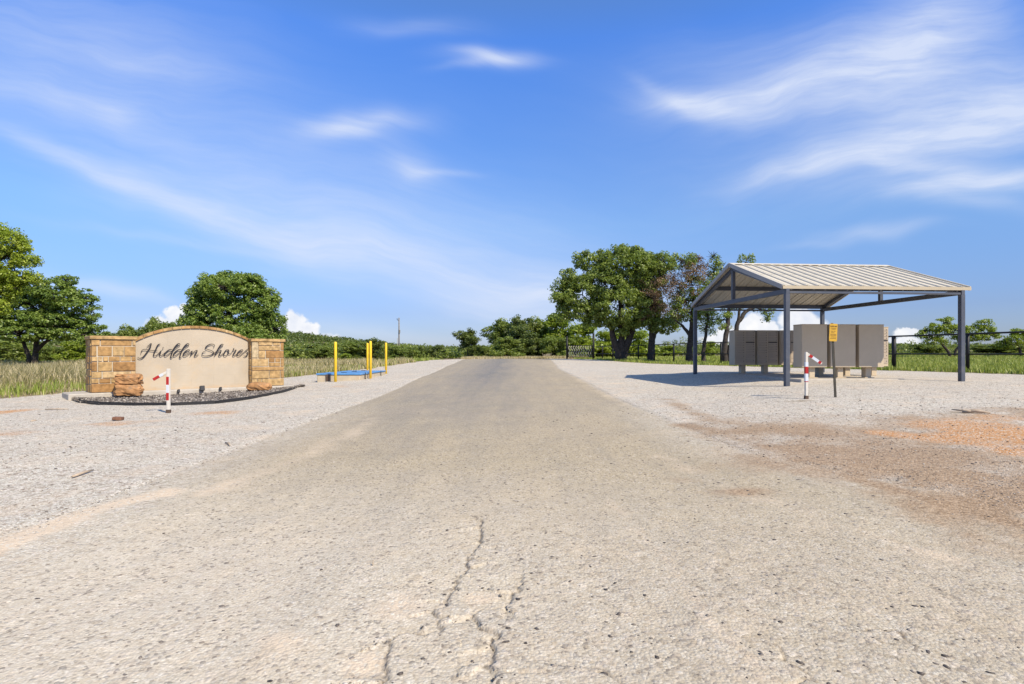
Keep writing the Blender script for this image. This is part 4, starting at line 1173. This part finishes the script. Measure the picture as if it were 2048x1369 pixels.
zz = G(pp[:, 0], pp[:, 1]) + .048 + .015 * np.sin(tt * 3.1)
V, Fq, tint = leaves_arrays(np.c_[pp, zz], np.full(n, .02), 1, .085, np.random.default_rng(3), .8, .5, .4)
chips = mk('wood_chips', V, Fq, [M['chip']], bed, attrs={'tint': ('FACE', R.uniform(0, 1, len(Fq)))}); chips['kind'] = 'stuff'


# rocks
def rock(name, c, sx, sy, sz, seed, mat, parent=None, layers=0, rz=0.0, boxy=.5):
    import bmesh
    bm = bmesh.new(); bmesh.ops.create_icosphere(bm, subdivisions=4, radius=1)
    rnd = random.Random(seed); off = Vector((rnd.uniform(0, 50), rnd.uniform(0, 50), 0))
    V = np.array([v.co[:] for v in bm.verts])
    m = np.abs(V).max(1, keepdims=True); V = V * (1 - boxy) + V / m * boxy * .86
    a = fbm(V[:, 0] * 2 + V[:, 2] * 1.3 + off.x, V[:, 1] * 2 - V[:, 2] + off.y, seed) - .5
    b_ = fbm(V[:, 0] * 6 + V[:, 2] * 4 + off.x, V[:, 1] * 6 + V[:, 2] * 3, seed + 3) - .5
    V = V * (1 + .32 * a + .14 * b_)[:, None]
    if layers:
        st = fbm(V[:, 2] * layers + a * .8, V[:, 0] * .5 + V[:, 1] * .4, seed + 5) - .5
        V[:, :2] *= (1 + .30 * st)[:, None]
    V *= np.array([sx, sy, sz])
    for v, q in zip(bm.verts, V): v.co = q
    me = bpy.data.meshes.new(name); bm.to_mesh(me); bm.free(); me.materials.append(mat)
    o = bpy.data.objects.new(name, me); COL.objects.link(o); o.location = c; o.rotation_euler = (0, 0, rz)
    if parent is not None: o.parent = parent
    return o


p = ground_pt(257, 799); z0 = p.z + .08; k = p.y / F
r1 = rock('boulder', (p.x, p.y, z0 + 12.5 * k), 26.5 * k, .28, 13 * k, 5, M['rock'], None, 1.5, .5, .72)
tag(r1, 'squared rust orange boulder carrying a slab before the left pillar', 'rock')
r2 = rock('rock_slab', (p.x - .01, p.y + .04, z0 + 34 * k), 25 * k, .27, 12 * k, 8, M['rock'], None, 5, .3, .72)
tag(r2, 'layered rock slab lying on top of the squared boulder', 'rock')
p = ground_pt(519, 786); k = p.y / F
r3 = rock('boulder', (p.x, p.y, p.z + .09 + 6 * k), 24 * k, .28, 9.5 * k, 23, M['rock'], None, 1.0, .2, .3)
tag(r3, 'low flat orange boulder before the right pillar', 'rock')
p = ground_pt(236, 841); k = p.y / F
mb = MB(); mb.box(-8.5 * k, 8.5 * k, -.06, .06, 0, 6.5 * k, Matrix.Rotation(.12, 4, 'Z') @ Matrix.Rotation(.06, 4, 'Y'), ch=.01)
o = mb.build('brick', M['brick']); o.location = p; tag(o, 'broken dark brown brick lying on the gravel', 'brick')
for (u, v, hw, hh, lb) in [(357.5, 788, 2.0, 7, 'small landscape light nearest the left barrier post'), (405, 791, 4.2, 12, 'largest dark landscape light at the middle of the bed'), (441.5, 785, 2.0, 7.5, 'small landscape light right of the largest one')]:
    s, z = wall_s(u, v, -.28); p = L0 + Dw * s + Nb * -.28; k = p.y / F; z0 = g1(p.x, p.y) + .06
    lt = thing('landscape_light', lb, 'garden light', (p.x, p.y, z0), WT, 'landscape lights in the bed')
    h = hh * k
    mb = MB(); mb.tube([(0, 0, -.05), (0, 0, h * .5)], .012, 8); mb.build('stake', M['dark'], lt)
    mb = MB(); mb.box(-hw * k, hw * k, -.05, .05, h * .35, h + .03, Matrix.Rotation(-.25, 4, 'X'), ch=.008); mb.build('lamp_housing', M['dark'], lt)
    mb = MB(); mb.box(-hw * k * .8, hw * k * .8, .051, .056, h * .42, h, Matrix.Rotation(-.25, 4, 'X')); mb.build('lens', M['refl'], lt)


# ---------------------------------------------------------------- broken barrier posts
def barrier(u, v, vt, bands, arm, armbands, label, wpx, lean=0.0, wrap=True):
    p = ground_pt(u, v); k = p.y / F; h = (v - vt) * k; w = wpx * k
    t = thing('barrier_post', label, 'barrier post', p, 0, 'broken entrance barrier posts')
    mb = MB(); mb.box(-w / 2, w / 2, -w / 2, w / 2, .05, h, ch=.006); mb.build('upright', M['white'], t)
    mb = MB(); mb.box(-w / 2 - .008, w / 2 + .008, -w / 2 - .008, w / 2 + .008, -.05, .062, ch=.004); mb.build('base_socket', M['rust'], t)
    for (a, b_, c) in bands:
        mb = MB(); mb.box(-w / 2 - .0025, w / 2 + .0025 if wrap else w * .42, -w / 2 - .0025, w / 2 + .0025, (v - b_) * k, (v - a) * k)
        mb.build('reflective_band', M['red' if c == 'r' else 'refl'], t)
    (ua, va), (ub, vb_) = arm
    q0 = Vector(((ua - u) * k, -.0, (v - va) * k)); q1 = Vector(((ub - u) * k, -.03, (v - vb_) * k))
    aw = 4.6 * k
    mb = MB(); mb.bar(q0, q1, aw * .6, aw); am = mb.build('arm_stub', M['white'], t, bevel=.004)
    for (a, b_, c) in armbands:
        mb = MB(); mb.bar(q0.lerp(q1, a), q0.lerp(q1, b_), aw * .6 + .006, aw + .006); mb.build('reflective_band', M['red' if c == 'r' else 'refl'], am)
    t.rotation_euler = (0, lean, 0)
    return t


barrier(337, 826, 738, [(754, 770, 'r'), (770, 786, 's'), (786, 801, 'r')], [(335, 744), (308, 760)], [(.30, .55, 's'), (.55, .97, 'r')], 'red and white barrier post with broken arm before the entrance wall', 5.6, 0.0, False)
barrier(1612.5, 798, 706, [(725, 734, 's'), (734, 748, 'r'), (748, 763, 's'), (763, 764.6, 'r')], [(1611, 706), (1641.5, 728)], [(.24, .42, 'r'), (.42, .80, 's'), (.80, .95, 'r')], 'white barrier post with red banded broken arm before the mailboxes', 5.2, 0.0)

# yellow notice on a leaning post
p = ground_pt(1671, 795); k = p.y / F
ns_ = thing('notice_sign', 'narrow yellow notice sign on a leaning dark post', 'sign', p)
top = Vector((-6.0 * k, .02, (795 - 647) * k))
mb = MB(); mb.bar((0, 0, -.05), top, .045, .02, (0, 1, 0)); mb.build('post', M['post'], ns_)
Bm = Matrix.Translation(Vector((-5.2 * k, -.012, (795 - 666) * k))) @ Matrix.Rotation(.04, 4, 'Y')
hw, hh = 7.9 * k, 17.6 * k
def rrect(w, h, r, n=5):
    out = []
    for cx, cy, a0 in ((w - r, h - r, 0), (-w + r, h - r, 90), (-w + r, -h + r, 180), (w - r, -h + r, 270)):
        for i in range(n + 1):
            a = math.radians(a0 + 90 * i / n); out.append((cx + r * math.cos(a), cy + r * math.sin(a)))
    return out
mb = MB(); Rx = Matrix.Rotation(math.radians(90), 4, 'X')
mb.prism(rrect(hw, hh, .018), 0, .004, Bm @ Rx); bd = mb.build('board', M['sign'], ns_)
mb = MB()                                         # writing, too worn to read below the first word
def glyph(ch, x, z, w, h, th, out):
    S_ = {'W': [((0, 1), (.25, 0)), ((.25, 0), (.5, .8)), ((.5, .8), (.75, 0)), ((.75, 0), (1, 1))], 'A': [((0, 0), (.5, 1)), ((.5, 1), (1, 0)), ((.2, .4), (.8, .4))],
          'R': [((0, 0), (0, 1)), ((0, 1), (.9, .95)), ((.9, .95), (.9, .55)), ((.9, .55), (0, .5)), ((.4, .5), (1, 0))], 'N': [((0, 0), (0, 1)), ((0, 1), (1, 0)), ((1, 0), (1, 1))],
          'I': [((.5, 0), (.5, 1))], 'G': [((1, .85), (.5, 1)), ((.5, 1), (0, .6)), ((0, .6), (.2, 0)), ((.2, 0), (1, .05)), ((1, .05), (1, .45)), ((1, .45), (.55, .45))]}[ch]
    for j, (a, b_) in enumerate(S_):
        yy = -.0055 - .0002 * j
        out.bar(Bm @ Vector((x + a[0] * w, yy, z + a[1] * h)), Bm @ Vector((x + b_[0] * w, yy, z + b_[1] * h)), .002, th)
for i, ch in enumerate('WARNING'): glyph(ch, -hw * .82 + i * hw * .24, hh * .66, hw * .16, hh * .10, .006, mb)
rnd = random.Random(6)
for zc, x0, x1 in ((.50, -.7, .7), (.38, -.45, .5), (.12, -.6, .0), (.14, .15, .55), (-.02, -.55, .3), (-.20, -.75, .7), (-.32, -.7, .72), (-.50, -.55, .75), (-.66, -.72, .75)):
    x = x0
    while x < x1:
        w = rnd.uniform(.10, .3); a = Bm @ Vector((x * hw, -.0055, zc * hh)); c = Bm @ Vector((min(x + w, x1) * hw, -.0055, zc * hh))
        mb.bar(a, c, .002, .008); x += w + .06
mb.build('lettering', M['ink'], bd)

# ---------------------------------------------------------------- concrete vault and bollards
vz = g1(-6.4, 21)
vx0, vx1, vy0, vy1 = (634 - U0) / F * 21.0, (720 - U0) / F * 21.0, 21.0, 25.2
vault = thing('utility_vault', 'low concrete utility vault under blue hinged lids', 'utility vault', ((vx0 + vx1) / 2, vy0, vz))
hx = (vx1 - vx0) / 2
mb = MB(); mb.box(-hx, hx, 0, vy1 - vy0, -.25, .215, ch=.015); mb.build('concrete_box', M['vconc'], vault)
for k, (a, c) in enumerate(((-.03, 1.4), (1.412, 2.8), (2.812, vy1 - vy0 + .03))):
    mb = MB(); mb.box(-hx - .03, hx + .03, a, c, .217 + .003 * k, .265 + .012 * (k == 0), ch=.014); lid = mb.build('lid', M['blue'], vault)
    hb = MB(); hb.bar((-.1, (a + c) / 2, .285), (.1, (a + c) / 2, .285), .02, .02); hb.build('handle', M['dark'], lid)
for (x, y, w, d, h0, h1) in ((-hx + .41, -.02, .15, .02, .0, .24),):
    mb = MB(); mb.box(x - w / 2, x + w / 2, y - d, y - .001, h0, h1); mb.build('hasp_plate', M['rust'], vault)
for yy in (.62, 3.2):
    mb = MB(); mb.box(hx + .032, hx + .045, yy - .03, yy + .03, .05, .285); mb.bar((hx + .04, yy, .05), (hx + .1, yy - .02, .0), .03, .03); mb.build('hinge_strap', M['dark'], vault)
mb = MB(); mb.tube([(0, 0, -.2), (0, 0, 1.40), (0, 0, 1.425), (0, 0, 1.442), (0, 0, 1.45)], [.05, .05, .046, .032, .012], 20)
b0 = None
for (u, Y, lb) in ((671, 20.6, 'yellow bollard in front of the concrete vault'), (741, 22.0, 'yellow bollard at the right side of the concrete vault'), (735, 26.6, 'yellow bollard half hidden behind the one beside the vault'), (772, 26.6, 'yellow bollard standing farthest right past the vault')):
    x = (u - U0) / F * Y
    if b0 is None: o = b0 = mb.build('bollard', M['yellow'], None, True)
    else: o = b0.copy(); COL.objects.link(o)
    o.location = (x, Y, g1(x, Y)); tag(o, lb, 'bollard', 'yellow bollards around the vault')

# ---------------------------------------------------------------- shelter
TH = .078
sa = Vector((math.cos(TH), math.sin(TH), 0)); sb = Vector((-math.sin(TH), math.cos(TH), 0))
P1 = Vector((7.06, 14.62, 0)); SW, SD = 4.80, 5.90; HE = CH + 1.67; RISE = 1.015
sh = thing('picnic_shelter', 'open steel shelter with pale ribbed gable roof over the mailboxes', 'shelter', (P1.x, P1.y, 0), TH)
PW = .115
def wl(x, y): q = P1 + sa * x + sb * y; return q.x, q.y
for (x, y) in ((0, 0), (SW, 0), (0, SD), (SW, SD)):
    zb = g1(*wl(x, y)) - .15
    mb = MB(); mb.box(x - PW / 2, x + PW / 2, y - PW / 2, y + PW / 2, zb, HE - .12, ch=.006); po = mb.build('post', M['steel'], sh)
    if x > 1 and y > 1:
        mb = MB(); mb.tube([(x - .28, y - PW / 2 - .02, CH + 1.06), (x + .28, y - PW / 2 - .02, CH + 1.06)], .014, 8); mb.build('cross_rod', M['dark'], po)
sl = math.atan2(RISE, SD / 2)
for x in (0, SW):
    mb = MB(); mb.bar((x, -PW / 2, HE - .06), (x, SD + PW / 2, HE - .06), .09, .12); mb.build('tie_beam', M['steel'], sh)
    mb = MB(); mb.box(x - .047, x + .047, SD / 2 - .05, SD / 2 + .05, HE + .001, HE + RISE - .10); mb.build('king_post', M['steel'], sh)
    for s in (1, -1):
        y0 = 0 if s > 0 else SD
        mb = MB(); mb.bar((x + .004, y0 + s * .06, HE + .03), (x + .004, SD / 2 - s * .002, HE + RISE - .065), .085, .10); mb.build('rafter', M['steel'], sh)
for (t_) in (.03, .50, .93):
    for s in (1, -1):
        y = (0 if s > 0 else SD) + s * t_ * SD / 2; z = HE + t_ * RISE + .015
        mb = MB(); mb.box(.052, SW - .052, y - .035, y + .035, z - .075, z + .055); mb.build('purlin', M['steel'], sh)
# eave beams between the posts
for y in (0, SD):
    mb = MB(); mb.box(PW / 2 + .001, SW - PW / 2 - .001, y - .042, y + .042, HE - .115, HE - .062); mb.build('eave_beam', M['steel'], sh)
# ribbed roof sheets
ov, oxl, oxr = .03, .12, .20
def roof_sheet(s):
    x0, x1 = -oxl, SW + oxr; prof = []; pitch = .305; x = x0
    while x < x1 - .01:
        prof += [(x, 0), (x + .02, .034), (x + .055, .034), (x + .075, 0), (x + .165, 0), (x + .172, .008), (x + .180, .008), (x + .187, 0)]; x += pitch
    prof = [q for q in prof if q[0] <= x1]; prof.append((x1, 0))
    yE = -ov; zE = HE + .078 - ov * RISE / (SD / 2); yR, zR = SD / 2 - .02, HE + .078 + RISE - .02 * RISE / (SD / 2)
    V = []; th = .006
    for (px_, h) in prof:
        for (yy, zz) in ((yE, zE), (yR, zR)):
            Y_ = yy if s > 0 else SD - yy
            V += [(px_, Y_, zz + h), (px_, Y_, zz + h - th)]
    n = len(prof); Fs = []
    for i in range(n - 1):
        a, c = i * 4, (i + 1) * 4
        Fs += [[a, c, c + 2, a + 2], [a + 1, a + 3, c + 3, c + 1], [a, a + 1, c + 1, c], [a + 2, c + 2, c + 3, a + 3]]
    Fs += [[0, 2, 3, 1], [(n - 1) * 4, (n - 1) * 4 + 1, (n - 1) * 4 + 3, (n - 1) * 4 + 2]]
    mb = MB(); mb.add(V, Fs, flip=s < 0); mb.build('roof_sheet', M['roof'], sh)
roof_sheet(1); roof_sheet(-1)
zE = HE + .078 - ov * RISE / (SD / 2)
for s in (1, -1):
    y0 = -ov - .012 if s > 0 else SD + ov + .012
    mb = MB(); mb.box(-oxl - .01, SW + oxr + .03, y0 - .010, y0 + .010, zE - .07, zE + .012); mb.build('eave_trim', M['trim'], sh)
for x in (-oxl - .018, SW + oxr + .012):
    for s in (1, -1):
        y0 = -ov if s > 0 else SD + ov
        mb = MB(); mb.bar((x, y0, zE - .02), (x, SD / 2 - s * .001, HE + .078 + RISE - .02), .03, .115); mb.build('rake_trim', M['gtrim'] if x < 0 else M['roof'], sh)
mb = MB(); zr = HE + RISE + .118; c_ = RISE / (SD / 2)
mb.prism([(SD / 2 - .16, zr - .16 * c_), (SD / 2, zr), (SD / 2 + .16, zr - .16 * c_), (SD / 2 + .16, zr - .16 * c_ - .008), (SD / 2, zr - .010), (SD / 2 - .16, zr - .16 * c_ - .008)][::-1], -oxl - .02, SW + oxr + .02,
         Matrix(((0, 0, 1, 0), (1, 0, 0, 0), (0, 1, 0, 0), (0, 0, 0, 1))))
mb.build('ridge_cap', M['roof'], sh)

# slab under the mailboxes
zs = CH - .705
def sloc(X, Y): q = Vector((X, Y, 0)) - P1; return q.dot(sa), q.dot(sb)
slab = thing('concrete_pad', 'low concrete pad under the front two mailbox rows', 'concrete pad', (P1.x, P1.y, 0), TH)
ax, ay = sloc(8.0, 15.75)
mb = MB(); mb.box(ax, ax + 4.4, ay, ay + 3.2, zs - .3, zs, ch=.015); mb.build('slab', M['conc'], slab)
slab2 = thing('concrete_pad', 'concrete pad under the back mailbox row with doors', 'concrete pad', (P1.x, P1.y, 0), TH)
ax, ay = sloc(7.75, 20.0)
mb = MB(); mb.box(ax, ax + 3.2, ay, ay + 1.0, zs - .3, zs - .012, ch=.015); mb.build('slab', M['conc'], slab2)


def mailbox(X, Y, z, label, back, w=.755, d=.445, legs=1):
    t = thing('cluster_mailbox', label, 'mailbox', (X, Y, z), TH, 'cluster mailboxes under the shelter')
    mb = MB(); mb.box(-w / 2, w / 2, 0, d, .315, 1.535, ch=.006); bo = mb.build('cabinet', M['box'], t)
    mb = MB(); mb.box(-w / 2 - .008, w / 2 + .008, -.008, d + .008, 1.536, 1.556, ch=.006); mb.build('cap', M['box'], t)
    mb = MB(); mb.box(-.085, .085, d / 2 - .10, d / 2 + .10, .02, .314, ch=.008); mb.box(-.15, .15, d / 2 - .15, d / 2 + .15, -.01, .02, ch=.004)
    mb.build('pedestal', M['box'], t)
    sgn = -1 if not back else 1
    yf = 0 if not back else d
    def door(x0, x1, z0, z1, nm='mail_door'):
        mb = MB(); ya, yb = sorted((yf + sgn * .001, yf + sgn * .012)); mb.box(x0 + .006, x1 - .006, ya, yb, z0 + .005, z1 - .005, ch=.003)
        dr = mb.build(nm, M['boxdoor'], t)
        mb = MB(); yc = yf + sgn * .012; zc = (z0 + z1) / 2; xc = x1 - .05
        mb.tube([(xc, yc + sgn * .001, zc), (xc, yc + sgn * .010, zc)], .010, 8); mb.build('lock', M['dark'], dr)
    for col, (x0, x1) in enumerate(((-w / 2 + .02, -.012), (.012, w / 2 - .02))):
        z = 1.51; hs = [.088] * 9 + [.19, .16] if col == 0 else [.088] * 4 + [0] + [.088] * 4 + [.19, .16]
        for h in hs:
            if h == 0:
                mb = MB(); ya, yb = sorted((yf + sgn * .001, yf + sgn * .016)); mb.box(x0 + .01, x1 - .01, ya, yb, z - .05, z - .014, ch=.003); mb.build('mail_slot', M['dark'], t)
                z -= .060; continue
            if z - h < .33: h = z - .33
            door(x0, x1, z - h, z, 'parcel_door' if h > .12 else 'mail_door'); z -= h
    return t


def rowpos(X, Y, n, pitch):
    return [(X + sa.x * pitch * i, Y + sa.y * pitch * i) for i in range(n)]
zA = zs
for (x, y), lb in zip(rowpos((1603 - U0) / F * 16.33 + .378, 16.33, 3, .862), ('leftmost mailbox of the front row showing its plain back', 'middle mailbox of the front row behind the yellow notice', 'rightmost mailbox of the front row showing its plain back')):
    mailbox(x, y, zA, lb, True)
for (x, y), lb in zip(rowpos(9.72, 17.75, 3, .88), ('leftmost mailbox of the second row hidden behind the front row', 'middle mailbox of the second row hidden behind the front row', 'rightmost mailbox of the second row showing past the front row')):
    mailbox(x, y, zA - .005, lb, False)
for (x, y), lb in zip(rowpos((1469 - U0) / F * 20.25 + .378, 20.25, 3, .835), ('leftmost mailbox of the back row with its grid of doors', 'second mailbox of the back row with its grid of doors', 'third mailbox of the back row half hidden by the front post')):
    mailbox(x, y, zA - .012, lb, False)

# ---------------------------------------------------------------- fence and gate
fence = thing('pipe_fence', 'long black pipe fence with two rails along the green field', 'fence', (0, 0, 0))
def fx(y): return 8.73 + (59.8 - y) * .211
posts = [57.7, 55.0, 52.2, 49.3, 46.3, 43.1, 40.0, 36.9, 33.7, 30.5, 27.4, 24.2, 21.1, 18.0, 14.9]
for y in posts:
    r = .085 if y == 24.2 else .062
    mb = MB(); mb.tube([(fx(y), y, g1(fx(y), y) - .1), (fx(y), y, CH + .70), (fx(y), y, CH + .72)], [r, r, r * .5], 12); mb.build('fence_post', M['black'], fence, True)
for zz, r in ((.735, .032), (-.015, .030)):
    mb = MB(); mb.tube([(fx(y), y, CH + zz + (0 if i % 2 else .006)) for i, y in enumerate([59.5] + posts)], r, 8); mb.build('rail', M['black'], fence, True)
gate = thing('ranch_gate', 'dark ranch gate of wavy upright bars between two tall posts', 'gate', (0, 0, 0))
ga, gb = px(1134, 708, 63), px(1187, 708, 60.5); ga.z = g1(ga.x, ga.y); gb.z = g1(gb.x, gb.y)
for q, top in ((ga, 673), (gb, 667)):
    mb = MB(); ht = CH + (HOR - top) / F * q.y; mb.tube([(q.x, q.y, q.z - .1), (q.x, q.y, ht)], .11, 10); mb.build('gate_post', M['black'], gate, True)
gd = (gb - ga); zl, zh = CH - .35, CH + .88
mb = MB()
for z_ in (zl, (zl + zh) / 2 - .03, zh): mb.bar((ga.x + .1, ga.y, z_), (gb.x - .1, gb.y, z_), .06, .06)
for f_ in (.05, .95): q = ga + gd * f_; mb.bar((q.x, q.y, zl), (q.x, q.y, zh), .06, .06, (1, 0, 0))
mb.build('gate_frame', M['black'], gate)
for i in range(10):
    f_ = .09 + .82 * i / 9; q = ga + gd * f_
    pts = []
    for j in range(13):
        t_ = j / 12; off = .085 * math.sin(t_ * 4 * math.pi + .6) - .06 * (t_ - .5)
        pts.append((q.x + off, q.y - .06, zl + .03 + (zh - zl - .06) * t_))
    mb = MB(); mb.tube(pts, .038, 6); mb.build('wavy_bar', M['gatebar'], gate, True)

# ---------------------------------------------------------------- utility pole, sticks, log
Y = 100.0; x = (798 - U0) / F * Y
pole = thing('utility_pole', 'tall grey utility pole beyond the scrub', 'utility pole', (x, Y, g1(x, Y)))
ht = CH + (HOR - 636) / F * Y - g1(x, Y)
mb = MB(); mb.tube([(0, 0, -.3), (0, 0, ht * .5), (0, 0, ht)], [.14, .125, .10], 10); mb.build('shaft', M['pole'], pole, True)
mb = MB(); mb.tube([(-.12, 0, ht - .45), (-.32, 0, ht - .35), (-.34, 0, ht - .1)], .05, 8); mb.build('insulator', M['dark'], pole)
mb = MB(); mb.tube([(.1, -.12, ht * .62), (.12, -.14, ht * .70)], .14, 10); mb.build('transformer_can', M['pole'], pole)
mb = MB(); mb.tube([(-.28, -.1, 0), (-.26, -.1, ht * .5)], .05, 8); mb.build('riser_pipe', M['gatebar'], pole)
sticks = [((265, 413), (400, 410), 'long thin stick on the gravel at far left', (0, 680, 2.926)), ((425, 810), (545, 768), 'thin pale stick on the gravel below the entrance wall', (0, 680, 2.926)), ((180, 482), (215, 478), 'short dark stick left of the broken brick', (0, 680, 2.926)), ((1320, 612), (1345, 625), 'small dark twig on the gravel beside the road', (0, 680, 2.926))]
for a, c, lb, (ox, oy, sc) in sticks:
    p = ground_pt(ox + a[0] / sc, oy + a[1] / sc); q = ground_pt(ox + c[0] / sc, oy + c[1] / sc)
    mid = p.lerp(q, .5) + Vector((0, .03, .02))
    mb = MB(); mb.tube([p + Vector((0, 0, .015)), mid, q + Vector((0, 0, .012))], [.012, .015, .007], 6)
    tag(mb.build('stick', M['wood'], None, True), lb, 'stick')
p = ground_pt(1925, 829); q = ground_pt(1981, 832)
mb = MB(); mb.tube([p + Vector((0, 0, .03)), p.lerp(q, .5) + Vector((0, .04, .06)), q + Vector((0, 0, .035))], [.015, .03, .012], 8); mb.tube([p.lerp(q, .3) + Vector((0, 0, .05)), p.lerp(q, .1) + Vector((-.1, .15, .06))], [.02, .008], 6)
tag(mb.build('dead_branch', M['wood'], None, True), 'pale dead branch lying on the orange dirt', 'branch')
p = ground_pt(745, 1136)
mb = MB(); mb.tube([p + Vector((0, 0, -.01)), p + Vector((.004, 0, .04))], [.004, .003], 6)
tag(mb.build('stick', M['wood'], None, True), 'short stub of stick standing up in the near road', 'stick')
